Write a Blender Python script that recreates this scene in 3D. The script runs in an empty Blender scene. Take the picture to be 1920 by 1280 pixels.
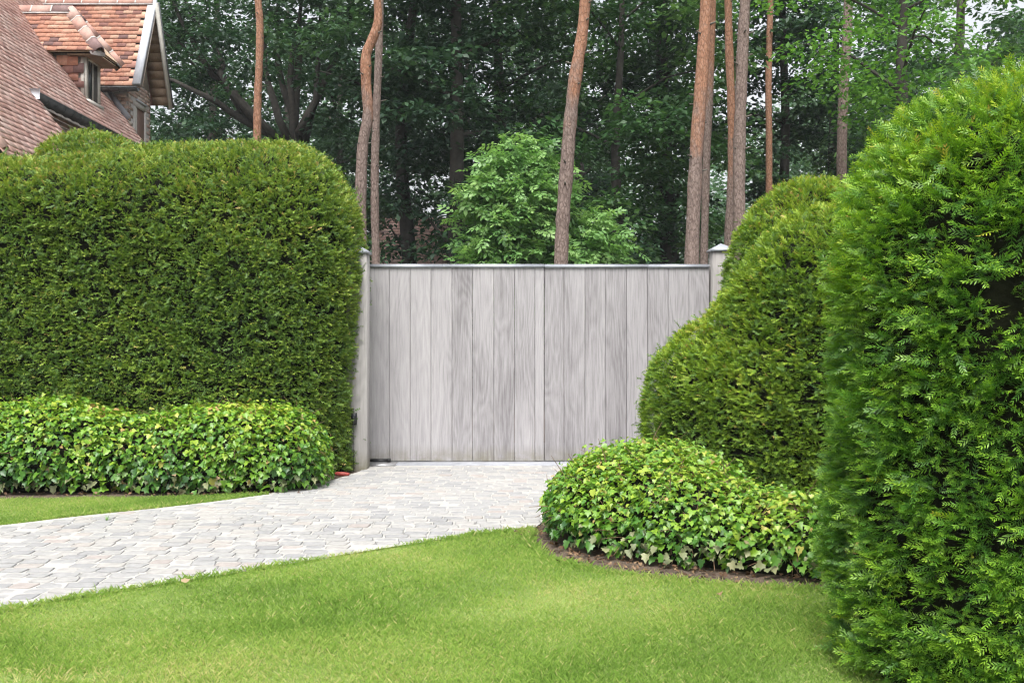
import bpy, bmesh, math, random
import numpy as np
from mathutils import Vector, Matrix

random.seed(11)
rng = np.random.default_rng(11)
SC = bpy.context.scene
COL = SC.collection

# ------------------------------------------------------------------ camera, sky, sun, exposure
CAM_H = 1.283
FPX = 1867.0                      # focal length in pixels of the 1920 px photograph (35 mm lens)
cam_d = bpy.data.cameras.new('camera')
cam_d.lens = 35.0
cam_d.sensor_width = 36.0
cam_d.clip_start = 0.05
cam_d.clip_end = 2000.0
cam = bpy.data.objects.new('camera', cam_d)
cam.location = (0, 0, CAM_H)
cam.rotation_euler = (math.radians(90), 0, 0)
COL.objects.link(cam)
SC.camera = cam

SUN_EL, SUN_AZ = 63.0, 190.0      # azimuth from +Y clockwise: the sun stands behind the camera to the left
world = bpy.data.worlds.new('World')
SC.world = world
world.use_nodes = True
wn = world.node_tree
wn.nodes.clear()
w_out = wn.nodes.new('ShaderNodeOutputWorld')
w_bg = wn.nodes.new('ShaderNodeBackground')
w_sky = wn.nodes.new('ShaderNodeTexSky')
w_sky.sky_type = 'NISHITA'
w_sky.sun_disc = False
w_sky.sun_elevation = math.radians(SUN_EL)
w_sky.sun_rotation = math.radians(SUN_AZ)
w_sky.air_density = 1.0
w_sky.dust_density = 6.0
w_sky.ozone_density = 1.0
w_hs = wn.nodes.new('ShaderNodeHueSaturation')   # an overcast sky is nearly colourless
w_hs.inputs['Saturation'].default_value = 0.22
w_bg.inputs['Strength'].default_value = 0.15
wn.links.new(w_sky.outputs[0], w_hs.inputs['Color'])
wn.links.new(w_hs.outputs[0], w_bg.inputs['Color'])
wn.links.new(w_bg.outputs[0], w_out.inputs['Surface'])

sun_d = bpy.data.lights.new('sun', 'SUN')
sun_d.energy = 1.25
sun_d.angle = math.radians(24)
sun_d.color = (1.0, 0.965, 0.90)
sun = bpy.data.objects.new('sun', sun_d)
_a, _e = math.radians(SUN_AZ), math.radians(SUN_EL)
_to_sun = Vector((math.sin(_a) * math.cos(_e), math.cos(_a) * math.cos(_e), math.sin(_e)))
sun.rotation_euler = _to_sun.to_track_quat('Z', 'Y').to_euler()
sun.location = (-8, -12, 20)
COL.objects.link(sun)

SC.view_settings.view_transform = 'Standard'
SC.view_settings.look = 'None'
SC.view_settings.exposure = 1.15
SC.view_settings.gamma = 1.0
SC.view_settings.use_curve_mapping = False
SC.render.engine = 'CYCLES'
SC.cycles.max_bounces = 6
SC.cycles.diffuse_bounces = 3
SC.cycles.glossy_bounces = 2
SC.cycles.transmission_bounces = 4
SC.cycles.transparent_max_bounces = 4
SC.cycles.use_denoising = True
SC.cycles.pixel_filter_type = 'BLACKMAN_HARRIS'
SC.cycles.filter_width = 1.2
SC.cycles.sample_clamp_indirect = 4.0

# ------------------------------------------------------------------ measuring helpers
def G(px, py, z=0.0):
    """where the ray through a photo pixel meets the ground"""
    Y = (CAM_H - z) * FPX / (py - 640.0)
    return ((px - 960.0) * Y / FPX, Y)

def P(px, py, Y):
    return np.array([(px - 960.0) * Y / FPX, Y, CAM_H + (640.0 - py) * Y / FPX])

def nrm(v):
    return v / (np.linalg.norm(v, axis=-1, keepdims=True) + 1e-9)

# ------------------------------------------------------------------ object helpers
def tag(o, label=None, cat=None, group=None, kind=None):
    if label: o['label'] = label
    if cat: o['category'] = cat
    if group: o['group'] = group
    if kind: o['kind'] = kind
    return o

def empty(name, label, cat, loc, group=None):
    o = bpy.data.objects.new(name, None)
    o.empty_display_size = 0.2
    o.location = loc
    COL.objects.link(o)
    return tag(o, label, cat, group)

def wl(o):
    v = Vector((0, 0, 0))
    while o is not None:
        v = v + o.location
        o = o.parent
    return np.array(v)

def np_mesh(name, V, F, mats, tint=None, smooth=False, midx=None):
    """V (n,3); F (m,k) array or a list of arrays of different k"""
    if not isinstance(F, list): F = [F]
    F = [np.asarray(f, dtype=np.int32) for f in F if len(f)]
    me = bpy.data.meshes.new(name)
    V = np.asarray(V, dtype=np.float32)
    me.vertices.add(len(V))
    me.vertices.foreach_set('co', V.ravel())
    li = np.concatenate([f.ravel() for f in F])
    cnt = np.concatenate([np.full(len(f), f.shape[1], dtype=np.int32) for f in F])
    st = np.concatenate([[0], np.cumsum(cnt)[:-1]]).astype(np.int32)
    me.loops.add(len(li))
    me.loops.foreach_set('vertex_index', li)
    me.polygons.add(len(cnt))
    me.polygons.foreach_set('loop_start', st)
    if smooth:
        me.polygons.foreach_set('use_smooth', np.ones(len(cnt), dtype=bool))
    if not isinstance(mats, (list, tuple)): mats = [mats]
    for m in mats: me.materials.append(m)
    if midx is not None:
        me.polygons.foreach_set('material_index', np.asarray(midx, dtype=np.int32))
    if tint is not None:
        a = me.attributes.new('tint', 'FLOAT', 'POINT')
        a.data.foreach_set('value', np.asarray(tint, dtype=np.float32))
    me.update(calc_edges=True)
    return me

def link(name, me, parent=None, loc=None, rot=None, scale=None):
    o = bpy.data.objects.new(name, me)
    COL.objects.link(o)
    if parent is not None: o.parent = parent
    if loc is not None:
        o.location = Vector([float(c) for c in loc]) - (Vector(wl(parent)) if parent is not None else Vector((0, 0, 0)))
    if rot is not None:
        if isinstance(rot, Matrix): o.rotation_euler = rot.to_euler()
        else: o.rotation_euler = rot
    if scale is not None: o.scale = scale
    return o

def part(name, V, F, mat, parent=None, tint=None, smooth=False, kind=None, midx=None):
    """a mesh given in world coordinates, linked under its parent"""
    off = wl(parent) if parent is not None else np.zeros(3)
    me = np_mesh(name, np.asarray(V) - off, F, mat, tint, smooth, midx)
    o = link(name, me, parent)
    if kind: o['kind'] = kind
    return o

class MB:
    """collects boxes, tubes and prisms into one mesh (world coordinates)"""
    def __init__(s): s.V = []; s.Q = []; s.T = []; s.n = 0; s.t = []
    def add(s, V, Q=None, T=None, tint=0.5):
        V = np.asarray(V, dtype=float)
        if Q is not None and len(Q): s.Q.append(np.asarray(Q, dtype=np.int32) + s.n)
        if T is not None and len(T): s.T.append(np.asarray(T, dtype=np.int32) + s.n)
        s.V.append(V); s.n += len(V); s.t.append(np.full(len(V), tint))
        return s
    def box(s, lo, hi, tint=0.5):
        x0, y0, z0 = lo; x1, y1, z1 = hi
        V = [(x0,y0,z0),(x1,y0,z0),(x1,y1,z0),(x0,y1,z0),(x0,y0,z1),(x1,y0,z1),(x1,y1,z1),(x0,y1,z1)]
        return s.add(V, BOXQ, tint=tint)
    def obox(s, c, u, v, w, tint=0.5):
        """box from centre and three half-vectors"""
        c, u, v, w = [np.asarray(a, dtype=float) for a in (c, u, v, w)]
        V = [c-u-v-w, c+u-v-w, c+u+v-w, c-u+v-w, c-u-v+w, c+u-v+w, c+u+v+w, c-u+v+w]
        return s.add(V, BOXQ, tint=tint)
    def tube(s, pts, rad, seg=8, tint=0.5, caps=True):
        V, Q, T = tube(pts, rad, seg, caps)
        return s.add(V, Q, T, tint)
    def build(s, name, mat, parent=None, smooth=False, kind=None):
        F = []
        if s.Q: F.append(np.concatenate(s.Q))
        if s.T: F.append(np.concatenate(s.T))
        return part(name, np.concatenate(s.V), F, mat, parent, np.concatenate(s.t), smooth, kind)
BOXQ = [(0,3,2,1),(4,5,6,7),(0,1,5,4),(1,2,6,5),(2,3,7,6),(3,0,4,7)]

def tube(pts, rad, seg=8, caps=True):
    pts = np.asarray(pts, dtype=float); n = len(pts)
    rad = np.asarray(rad, dtype=float) * np.ones(n)
    tg = np.gradient(pts, axis=0); tg = nrm(tg)
    ref = np.array([1.0, 0, 0]) if abs(tg[0][0]) < 0.8 else np.array([0, 1.0, 0])
    a = nrm(np.cross(tg, ref)); b = np.cross(tg, a)
    th = np.linspace(0, 2*np.pi, seg, endpoint=False)
    V = pts[:, None] + rad[:, None, None]*(np.cos(th)[None, :, None]*a[:, None] + np.sin(th)[None, :, None]*b[:, None])
    V = V.reshape(-1, 3)
    i = np.arange(n-1)[:, None]*seg; j = np.arange(seg)[None, :]; k = (j+1) % seg
    Q = np.stack([i+j, i+k, i+seg+k, i+seg+j], -1).reshape(-1, 4)
    T = []
    if caps:
        V = np.concatenate([V, pts[:1], pts[-1:]])
        c0, c1 = n*seg, n*seg+1
        T = [(c0, (q+1) % seg, q) for q in range(seg)] + [(c1, (n-1)*seg+q, (n-1)*seg+(q+1) % seg) for q in range(seg)]
    return V, Q, T

def resample(pts, n):
    """Catmull-Rom through the points"""
    p = np.asarray(pts, dtype=float)
    p = np.vstack([2*p[0]-p[1], p, 2*p[-1]-p[-2]])
    m = len(p)-3
    t = np.linspace(0, m-1e-6, n); i = t.astype(int); f = (t-i)[:, None]
    a, b, c, d = p[i], p[i+1], p[i+2], p[i+3]
    return 0.5*(2*b+(c-a)*f+(2*a-5*b+4*c-d)*f*f+(-a+3*b-3*c+d)*f**3)

def in_poly(pt, poly):
    x, y = pt[:, 0], pt[:, 1]; r = np.zeros(len(pt), bool)
    n = len(poly)
    for i in range(n):
        x0, y0 = poly[i]; x1, y1 = poly[(i+1) % n]
        c = ((y0 > y) != (y1 > y))
        with np.errstate(divide='ignore', invalid='ignore'):
            xi = (x1-x0)*(y-y0)/(y1-y0)+x0
        r ^= c & (x < xi)
    return r

# ------------------------------------------------------------------ materials
def mat_new(name):
    m = bpy.data.materials.new(name); m.use_nodes = True
    nt = m.node_tree; nt.nodes.clear()
    out = nt.nodes.new('ShaderNodeOutputMaterial')
    return m, nt, out

def N(nt, typ, **kw):
    n = nt.nodes.new(typ)
    for k, v in kw.items(): setattr(n, k, v)
    return n

def ramp(nt, stops, fac=None):
    r = nt.nodes.new('ShaderNodeValToRGB')
    e = r.color_ramp.elements
    while len(e) < len(stops): e.new(0.5)
    for i, (p, c) in enumerate(stops):
        e[i].position = p; e[i].color = (*c, 1)
    if fac is not None: nt.links.new(fac, r.inputs[0])
    return r

def noise(nt, scale, detail=4, rough=0.6, vec=None, dim='3D', dist=0.0):
    n = nt.nodes.new('ShaderNodeTexNoise'); n.noise_dimensions = dim
    n.inputs['Scale'].default_value = scale; n.inputs['Detail'].default_value = detail
    n.inputs['Roughness'].default_value = rough; n.inputs['Distortion'].default_value = dist
    if vec is not None: nt.links.new(vec, n.inputs['Vector'])
    return n

def math_n(nt, op, a, b=None, clamp=False):
    n = nt.nodes.new('ShaderNodeMath'); n.operation = op; n.use_clamp = clamp
    for i, v in enumerate((a, b)):
        if v is None: continue
        if isinstance(v, (int, float)): n.inputs[i].default_value = v
        else: nt.links.new(v, n.inputs[i])
    return n.outputs[0]

def mix_c(nt, fac, a, b, mode='MIX'):
    n = nt.nodes.new('ShaderNodeMix'); n.data_type = 'RGBA'; n.blend_type = mode
    if isinstance(fac, (int, float)): n.inputs[0].default_value = fac
    else: nt.links.new(fac, n.inputs[0])
    for i, v in ((6, a), (7, b)):
        if isinstance(v, tuple): n.inputs[i].default_value = (*v, 1)
        else: nt.links.new(v, n.inputs[i])
    return n.outputs[2]

def principled(nt, out, col, rough=0.7, bump=None, bump_s=0.3, bump_d=0.01, metal=0.0, spec=0.5):
    p = nt.nodes.new('ShaderNodeBsdfPrincipled')
    if isinstance(col, tuple): p.inputs['Base Color'].default_value = (*col, 1)
    else: nt.links.new(col, p.inputs['Base Color'])
    if isinstance(rough, (int, float)): p.inputs['Roughness'].default_value = rough
    else: nt.links.new(rough, p.inputs['Roughness'])
    p.inputs['Metallic'].default_value = metal
    p.inputs['Specular IOR Level'].default_value = spec
    if bump is not None:
        b = nt.nodes.new('ShaderNodeBump'); b.inputs['Strength'].default_value = bump_s
        b.inputs['Distance'].default_value = bump_d
        nt.links.new(bump, b.inputs['Height']); nt.links.new(b.outputs[0], p.inputs['Normal'])
    nt.links.new(p.outputs[0], out.inputs['Surface'])
    return p

def leaf_mat(name, stops, rough=0.45, trans=0.3, spec=0.4, noise_scale=0.9, noise_amt=0.35, tcol=1.25):
    m, nt, out = mat_new(name)
    at = N(nt, 'ShaderNodeAttribute', attribute_name='tint')
    geo = N(nt, 'ShaderNodeNewGeometry')
    nz = noise(nt, noise_scale, 3, 0.6, geo.outputs['Position'])
    f = math_n(nt, 'ADD', at.outputs['Fac'], math_n(nt, 'MULTIPLY', math_n(nt, 'SUBTRACT', nz.outputs['Fac'], 0.5), noise_amt*2), True)
    r = ramp(nt, stops, f)
    p = principled(nt, out, r.outputs[0], rough, spec=spec)
    tr = nt.nodes.new('ShaderNodeBsdfTranslucent')
    g = N(nt, 'ShaderNodeMix', data_type='RGBA', blend_type='MULTIPLY'); g.inputs[0].default_value = 1
    nt.links.new(r.outputs[0], g.inputs[6]); g.inputs[7].default_value = (tcol*1.1, tcol*1.15, tcol*0.7, 1)
    nt.links.new(g.outputs[2], tr.inputs['Color'])
    mx = nt.nodes.new('ShaderNodeMixShader'); mx.inputs[0].default_value = trans
    nt.links.new(p.outputs[0], mx.inputs[1]); nt.links.new(tr.outputs[0], mx.inputs[2])
    nt.links.new(mx.outputs[0], out.inputs['Surface'])
    return m

def plain(name, col, rough=0.7, var=0.25, scale=6.0, bump=0.2, metal=0.0, spec=0.5):
    m, nt, out = mat_new(name)
    tc = N(nt, 'ShaderNodeTexCoord')
    nz = noise(nt, scale, 6, 0.65, tc.outputs['Object'])
    lo = tuple(c*(1-var) for c in col); hi = tuple(min(1, c*(1+var)) for c in col)
    r = ramp(nt, [(0.3, lo), (0.7, hi)], nz.outputs['Fac'])
    principled(nt, out, r.outputs[0], rough, nz.outputs['Fac'], bump, 0.01, metal, spec)
    return m

M = {}
M['yew_left'] = leaf_mat('yew_left', [(0.0, (0.030,0.068,0.018)), (0.30, (0.100,0.190,0.030)), (0.62, (0.225,0.325,0.045)), (0.88, (0.37,0.40,0.08)), (1.0, (0.44,0.31,0.13))], 0.5, 0.25, 0.3, 0.8, 0.30)
M['yew_mid'] = leaf_mat('yew_mid', [(0.0, (0.030,0.070,0.014)), (0.3, (0.095,0.190,0.020)), (0.62, (0.22,0.335,0.030)), (0.87, (0.36,0.42,0.05)), (1.0, (0.44,0.30,0.10))], 0.5, 0.28, 0.3, 0.9, 0.28)
M['yew_near'] = leaf_mat('yew_near', [(0.0, (0.018,0.058,0.016)), (0.3, (0.070,0.190,0.020)), (0.60, (0.200,0.360,0.028)), (0.86, (0.40,0.48,0.04)), (1.0, (0.44,0.29,0.09))], 0.42, 0.25, 0.4, 1.3, 0.28)
M['hedge_shade'] = plain('hedge_shade', (0.011,0.012,0.007), 1.0, 0.6, 20, 1.0, 0.0, 0.1)  # near-black filler: the shade inside the hedges is put into its colour
M['ivy'] = leaf_mat('ivy', [(0.0, (0.024,0.080,0.018)), (0.33, (0.070,0.190,0.022)), (0.68, (0.180,0.325,0.026)), (0.93, (0.34,0.41,0.05)), (1.0, (0.42,0.28,0.12))], 0.40, 0.22, 0.5, 2.0, 0.16)
M['ivy_old'] = leaf_mat('ivy_old', [(0.0, (0.14,0.17,0.08)), (0.6, (0.26,0.27,0.14)), (1.0, (0.34,0.24,0.15))], 0.5, 0.15, 0.4, 2.0, 0.3)
M['stem'] = plain('ivy_stem', (0.16,0.10,0.055), 0.8, 0.3, 20)
M['leaf_dark'] = leaf_mat('leaf_dark', [(0.0, (0.015,0.040,0.025)), (0.5, (0.034,0.082,0.042)), (1.0, (0.075,0.150,0.056))], 0.5, 0.28, 0.4, 0.35, 0.35)
M['leaf_mid'] = leaf_mat('leaf_mid', [(0.0, (0.022,0.062,0.024)), (0.5, (0.050,0.125,0.042)), (1.0, (0.11,0.21,0.055))], 0.45, 0.32, 0.4, 0.35, 0.35)
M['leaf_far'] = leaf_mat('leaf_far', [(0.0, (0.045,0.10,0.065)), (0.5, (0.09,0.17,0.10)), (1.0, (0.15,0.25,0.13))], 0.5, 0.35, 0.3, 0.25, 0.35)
M['leaf_bright'] = leaf_mat('leaf_bright', [(0.0, (0.08,0.19,0.055)), (0.5, (0.175,0.335,0.105)), (1.0, (0.28,0.43,0.145))], 0.42, 0.32, 0.4, 0.9, 0.25)
M['leaf_maple'] = leaf_mat('leaf_maple', [(0.0, (0.04,0.12,0.022)), (0.5, (0.085,0.22,0.034)), (1.0, (0.17,0.33,0.05))], 0.45, 0.4, 0.4, 0.8, 0.25)
M['pine_needle'] = leaf_mat('pine_needle', [(0.0, (0.05,0.10,0.065)), (0.5, (0.10,0.17,0.11)), (1.0, (0.16,0.23,0.15))], 0.5, 0.2, 0.3, 0.6, 0.3)
M['grass'] = leaf_mat('grass', [(0.0, (0.135,0.24,0.042)), (0.40, (0.240,0.378,0.076)), (0.8, (0.38,0.48,0.130)), (1.0, (0.58,0.53,0.26))], 0.5, 0.42, 0.3, 1.6, 0.30)
M['dead_leaf'] = leaf_mat('dead_leaf', [(0.0, (0.05,0.028,0.016)), (0.5, (0.12,0.065,0.035)), (1.0, (0.24,0.16,0.09))], 0.6, 0.1, 0.3)

def soil_mat():
    m, nt, out = mat_new('soil')
    g = N(nt, 'ShaderNodeNewGeometry')
    a = noise(nt, 3.0, 8, 0.7, g.outputs['Position']); b = noise(nt, 60.0, 5, 0.7, g.outputs['Position'])
    r = ramp(nt, [(0.3, (0.045,0.032,0.022)), (0.55, (0.115,0.082,0.058)), (0.75, (0.19,0.145,0.10))], math_n(nt, 'ADD', math_n(nt, 'MULTIPLY', a.outputs['Fac'], 0.5), math_n(nt, 'MULTIPLY', b.outputs['Fac'], 0.5)))
    principled(nt, out, r.outputs[0], 0.95, b.outputs['Fac'], 0.8, 0.02)
    return m
M['soil'] = soil_mat()

def turf_mat():
    m, nt, out = mat_new('turf')
    g = N(nt, 'ShaderNodeNewGeometry')
    a = noise(nt, 1.6, 5, 0.6, g.outputs['Position']); b = noise(nt, 90.0, 4, 0.7, g.outputs['Position'])
    r = ramp(nt, [(0.3, (0.12,0.19,0.035)), (0.6, (0.21,0.29,0.06)), (0.8, (0.31,0.32,0.11))], math_n(nt, 'ADD', math_n(nt, 'MULTIPLY', a.outputs['Fac'], 0.5), math_n(nt, 'MULTIPLY', b.outputs['Fac'], 0.5)))
    principled(nt, out, r.outputs[0], 0.95, b.outputs['Fac'], 0.8, 0.02)
    return m
M['turf'] = turf_mat()

def cobble_mat():
    m, nt, out = mat_new('cobble')
    at = N(nt, 'ShaderNodeAttribute', attribute_name='tint')
    g = N(nt, 'ShaderNodeNewGeometry')
    a = noise(nt, 22, 6, 0.7, g.outputs['Position']); b = noise(nt, 140, 4, 0.7, g.outputs['Position'])
    base = ramp(nt, [(0.0, (0.250,0.251,0.255)), (0.2, (0.292,0.292,0.291)), (0.55, (0.324,0.319,0.309)), (0.8, (0.340,0.327,0.309)), (0.94, (0.333,0.309,0.289)), (1.0, (0.310,0.272,0.257))], at.outputs['Fac'])
    c = mix_c(nt, 0.8, base.outputs[0], ramp(nt, [(0.25, (0.66,0.66,0.66)), (0.6, (1,1,1))], a.outputs['Fac']).outputs[0], 'MULTIPLY')
    principled(nt, out, c, 0.75, math_n(nt, 'ADD', a.outputs['Fac'], b.outputs['Fac']), 0.35, 0.006)
    return m
M['cobble'] = cobble_mat()
M['joint'] = plain('joint_sand', (0.362,0.353,0.335), 0.95, 0.12, 30, 0.5)

def wood_mat(name, cols, stain=True):
    m, nt, out = mat_new(name)
    g = N(nt, 'ShaderNodeNewGeometry')
    oi = N(nt, 'ShaderNodeObjectInfo')
    # every board cut from its own piece of timber
    off = N(nt, 'ShaderNodeCombineXYZ')
    nt.links.new(math_n(nt, 'MULTIPLY', oi.outputs['Random'], 37.0), off.inputs[0])
    nt.links.new(math_n(nt, 'MULTIPLY', oi.outputs['Random'], 91.0), off.inputs[2])
    add = N(nt, 'ShaderNodeVectorMath', operation='ADD')
    nt.links.new(g.outputs['Position'], add.inputs[0]); nt.links.new(off.outputs[0], add.inputs[1])
    mp = N(nt, 'ShaderNodeMapping'); mp.inputs['Scale'].default_value = (1, 1, 0.17)
    nt.links.new(add.outputs[0], mp.inputs['Vector'])
    big = noise(nt, 3.2, 2, 0.5, mp.outputs[0])
    rings = math_n(nt, 'FRACT', math_n(nt, 'MULTIPLY', big.outputs['Fac'], 17.0))
    rings = math_n(nt, 'ABSOLUTE', math_n(nt, 'SUBTRACT', rings, 0.5))
    mp2 = N(nt, 'ShaderNodeMapping'); mp2.inputs['Scale'].default_value = (1, 1, 0.035)
    nt.links.new(add.outputs[0], mp2.inputs['Vector'])
    fine = noise(nt, 110, 5, 0.7, mp2.outputs[0])
    patch = noise(nt, 2.0, 4, 0.6, mp.outputs[0])
    v = math_n(nt, 'ADD', math_n(nt, 'MULTIPLY', rings, 0.21), math_n(nt, 'MULTIPLY', fine.outputs['Fac'], 0.80))
    v = math_n(nt, 'ADD', v, math_n(nt, 'MULTIPLY', math_n(nt, 'SUBTRACT', patch.outputs['Fac'], 0.5), 0.75))
    v = math_n(nt, 'ADD', v, math_n(nt, 'MULTIPLY', math_n(nt, 'SUBTRACT', oi.outputs['Random'], 0.5), 0.24))
    r = ramp(nt, [(0.15, cols[0]), (0.42, cols[1]), (0.75, cols[2])], v)
    c = r.outputs[0]
    if stain:
        sep = N(nt, 'ShaderNodeSeparateXYZ'); nt.links.new(g.outputs['Position'], sep.inputs[0])
        s = noise(nt, 7.0, 5, 0.7, g.outputs['Position'])
        zf = math_n(nt, 'SUBTRACT', 1.0, math_n(nt, 'DIVIDE', sep.outputs[2], 0.20), True)
        k = math_n(nt, 'MULTIPLY', zf, math_n(nt, 'MULTIPLY', math_n(nt, 'SUBTRACT', s.outputs['Fac'], 0.28), 2.2), True)
        c = mix_c(nt, k, c, (0.17,0.155,0.095))
    principled(nt, out, c, 0.8, v, 0.25, 0.004, spec=0.25)
    return m
M['grey_wood'] = wood_mat('grey_wood', [(0.175,0.166,0.172), (0.320,0.308,0.318), (0.435,0.420,0.430)])
M['post_wood'] = wood_mat('post_wood', [(0.12,0.112,0.108), (0.215,0.205,0.198), (0.31,0.298,0.288)])
M['soffit_wood'] = wood_mat('soffit_wood', [(0.20,0.14,0.09), (0.32,0.235,0.16), (0.42,0.32,0.235)], False)
M['zinc'] = plain('zinc', (0.34,0.36,0.40), 0.5, 0.2, 5, 0.1, 0.3)
M['zinc_light'] = plain('zinc_light', (0.52,0.55,0.60), 0.55, 0.15, 7, 0.1, 0.1)
M['zinc_dark'] = plain('zinc_dark', (0.10,0.11,0.115), 0.5, 0.3, 6, 0.1, 0.4)
M['bluestone'] = plain('bluestone', (0.27,0.28,0.31), 0.7, 0.25, 8, 0.3)
M['black_plastic'] = plain('black_plastic', (0.012,0.012,0.013), 0.5, 0.2, 8, 0.05)
M['steel'] = plain('steel', (0.40,0.40,0.41), 0.4, 0.2, 12, 0.1, 0.7)
M['red_plastic'] = plain('red_plastic', (0.30,0.05,0.04), 0.6, 0.2, 8, 0.05)
M['mortar'] = plain('mortar', (0.42,0.40,0.37), 0.95, 0.2, 25, 0.4)
M['mortar_dark'] = plain('mortar_old', (0.30,0.28,0.27), 0.95, 0.3, 18, 0.4)
M['paint'] = plain('pale_paint', (0.55,0.53,0.48), 0.5, 0.12, 8, 0.05)
M['stone'] = plain('pale_stone', (0.48,0.46,0.43), 0.8, 0.15, 14, 0.2)
M['shutter'] = plain('brown_blind', (0.14,0.085,0.065), 0.6, 0.2, 10, 0.1)
M['render_wall'] = plain('render_wall', (0.45,0.40,0.34), 0.9, 0.12, 4, 0.1)

def glass_mat():
    m, nt, out = mat_new('window_glass')
    principled(nt, out, (0.03,0.035,0.04), 0.06, spec=0.8)
    return m
M['glass'] = glass_mat()

def clay_mat(name, stops, sc=16):
    m, nt, out = mat_new(name)
    at = N(nt, 'ShaderNodeAttribute', attribute_name='tint')
    g = N(nt, 'ShaderNodeNewGeometry')
    a = noise(nt, sc, 6, 0.7, g.outputs['Position'])
    r = ramp(nt, stops, at.outputs['Fac'])
    c = mix_c(nt, 0.85, r.outputs[0], ramp(nt, [(0.28, (0.58,0.55,0.56)), (0.62, (1,1,1))], a.outputs['Fac']).outputs[0], 'MULTIPLY')
    principled(nt, out, c, 0.8, a.outputs['Fac'], 0.3, 0.006, spec=0.3)
    return m
M['tile'] = clay_mat('roof_clay', [(0.0, (0.22,0.145,0.14)), (0.18, (0.38,0.20,0.165)), (0.45, (0.56,0.28,0.195)), (0.75, (0.66,0.37,0.265)), (1.0, (0.68,0.46,0.34))])
M['tile_pale'] = clay_mat('roof_clay_pale', [(0.0, (0.48,0.29,0.25)), (0.3, (0.66,0.42,0.36)), (0.7, (0.70,0.48,0.42)), (1.0, (0.74,0.56,0.50))], 10)  # paler copy of the roof clay; main slope's sky glare is in the colour
M['ridge_clay'] = clay_mat('ridge_clay', [(0.0, (0.17,0.12,0.12)), (0.3, (0.38,0.22,0.185)), (0.7, (0.46,0.27,0.22)), (1.0, (0.50,0.35,0.30))], 10)
M['brick'] = clay_mat('brick_clay', [(0.0, (0.30,0.235,0.20)), (0.4, (0.46,0.345,0.285)), (0.75, (0.54,0.44,0.375)), (1.0, (0.58,0.52,0.46))], 24)

def pine_bark():
    m, nt, out = mat_new('pine_bark')
    g = N(nt, 'ShaderNodeNewGeometry')
    oi = N(nt, 'ShaderNodeObjectInfo')
    sep = N(nt, 'ShaderNodeSeparateXYZ'); nt.links.new(g.outputs['Position'], sep.inputs[0])
    mp = N(nt, 'ShaderNodeMapping'); mp.inputs['Scale'].default_value = (1, 1, 0.45)
    nt.links.new(g.outputs['Position'], mp.inputs['Vector'])
    a = noise(nt, 3.0, 5, 0.65, mp.outputs[0]); v = N(nt, 'ShaderNodeTexVoronoi'); v.feature = 'DISTANCE_TO_EDGE'; v.inputs['Scale'].default_value = 21
    w = noise(nt, 12, 4, 0.6, mp.outputs[0])
    wv = N(nt, 'ShaderNodeVectorMath', operation='MULTIPLY_ADD'); nt.links.new(w.outputs['Color'], wv.inputs[0]); wv.inputs[1].default_value = (0.07,0.07,0.07); nt.links.new(mp.outputs[0], wv.inputs[2])
    nt.links.new(wv.outputs[0], v.inputs['Vector'])
    fine = noise(nt, 40, 5, 0.7, mp.outputs[0])
    # young bark high up is orange, old plates lower down are grey-brown; the change-over height differs per tree
    at = N(nt, 'ShaderNodeAttribute', attribute_name='tint')
    h = math_n(nt, 'ADD', at.outputs['Fac'], math_n(nt, 'MULTIPLY', math_n(nt, 'SUBTRACT', a.outputs['Fac'], 0.5), 1.1), True)
    f = ramp(nt, [(0.38, (0,0,0)), (0.62, (1,1,1))], h)
    grey = ramp(nt, [(0.3, (0.12,0.088,0.075)), (0.7, (0.31,0.245,0.215))], fine.outputs['Fac'])
    orange = ramp(nt, [(0.3, (0.20,0.105,0.068)), (0.52, (0.35,0.185,0.115)), (0.72, (0.31,0.235,0.19))], fine.outputs['Fac'])
    c = mix_c(nt, f.outputs[0], grey.outputs[0], orange.outputs[0])
    crack = ramp(nt, [(0.0, (0.40,0.36,0.34)), (0.16, (1,1,1))], v.outputs['Distance'])
    c = mix_c(nt, 0.62, c, crack.outputs[0], 'MULTIPLY')
    principled(nt, out, c, 0.9, math_n(nt, 'ADD', math_n(nt, 'MULTIPLY', crack.outputs[0], 0.6), fine.outputs['Fac']), 0.7, 0.02, spec=0.2)
    return m
M['pine_bark'] = pine_bark()
M['bark_dark'] = plain('bark_dark', (0.040,0.036,0.030), 0.95, 0.45, 7, 0.6)
M['bark_grey'] = plain('bark_grey', (0.10,0.092,0.075), 0.95, 0.45, 7, 0.6)

# ------------------------------------------------------------------ ground, drive, lawns
def sheet(name, poly, z, mat):
    V = [(x, y, z) for x, y in poly]
    me = bpy.data.meshes.new(name)
    me.from_pydata(V, [], [list(range(len(V)))])
    if me.polygons[0].normal.z < 0: me.flip_normals()
    me.materials.append(mat); me.update()
    o = bpy.data.objects.new(name, me); COL.objects.link(o)
    o['kind'] = 'structure'
    return o

sheet('ground', [(-300, -60), (300, -60), (300, 500), (-300, 500)], -0.014, M['soil'])

def smooth2(pts, n):
    p = np.array([(x, y, 0) for x, y in pts]); return [tuple(q[:2]) for q in resample(p, n)]

edge_top = smooth2([G(*p) for p in [(-560,1050), (-260,1012), (0,986), (135,970), (300,953), (440,936), (540,919), (620,901), (660,889), (690,879)]], 40)
edge_low = smooth2([G(*p) for p in [(1000,993), (900,1003), (800,1016), (600,1048), (400,1081), (200,1111), (0,1147), (-200,1190), (-500,1268)]], 40)
edge_right = smooth2([(2.12, 10.25), (1.25, 9.0), (0.42, 7.7), G(1000,993)], 14)
drive_poly = edge_top + [(-1.50, 10.25), (2.12, 10.25)] + edge_right + edge_low
sheet('driveway', drive_poly, 0.0058, M['joint']); drive = bpy.data.objects['driveway']

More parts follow.
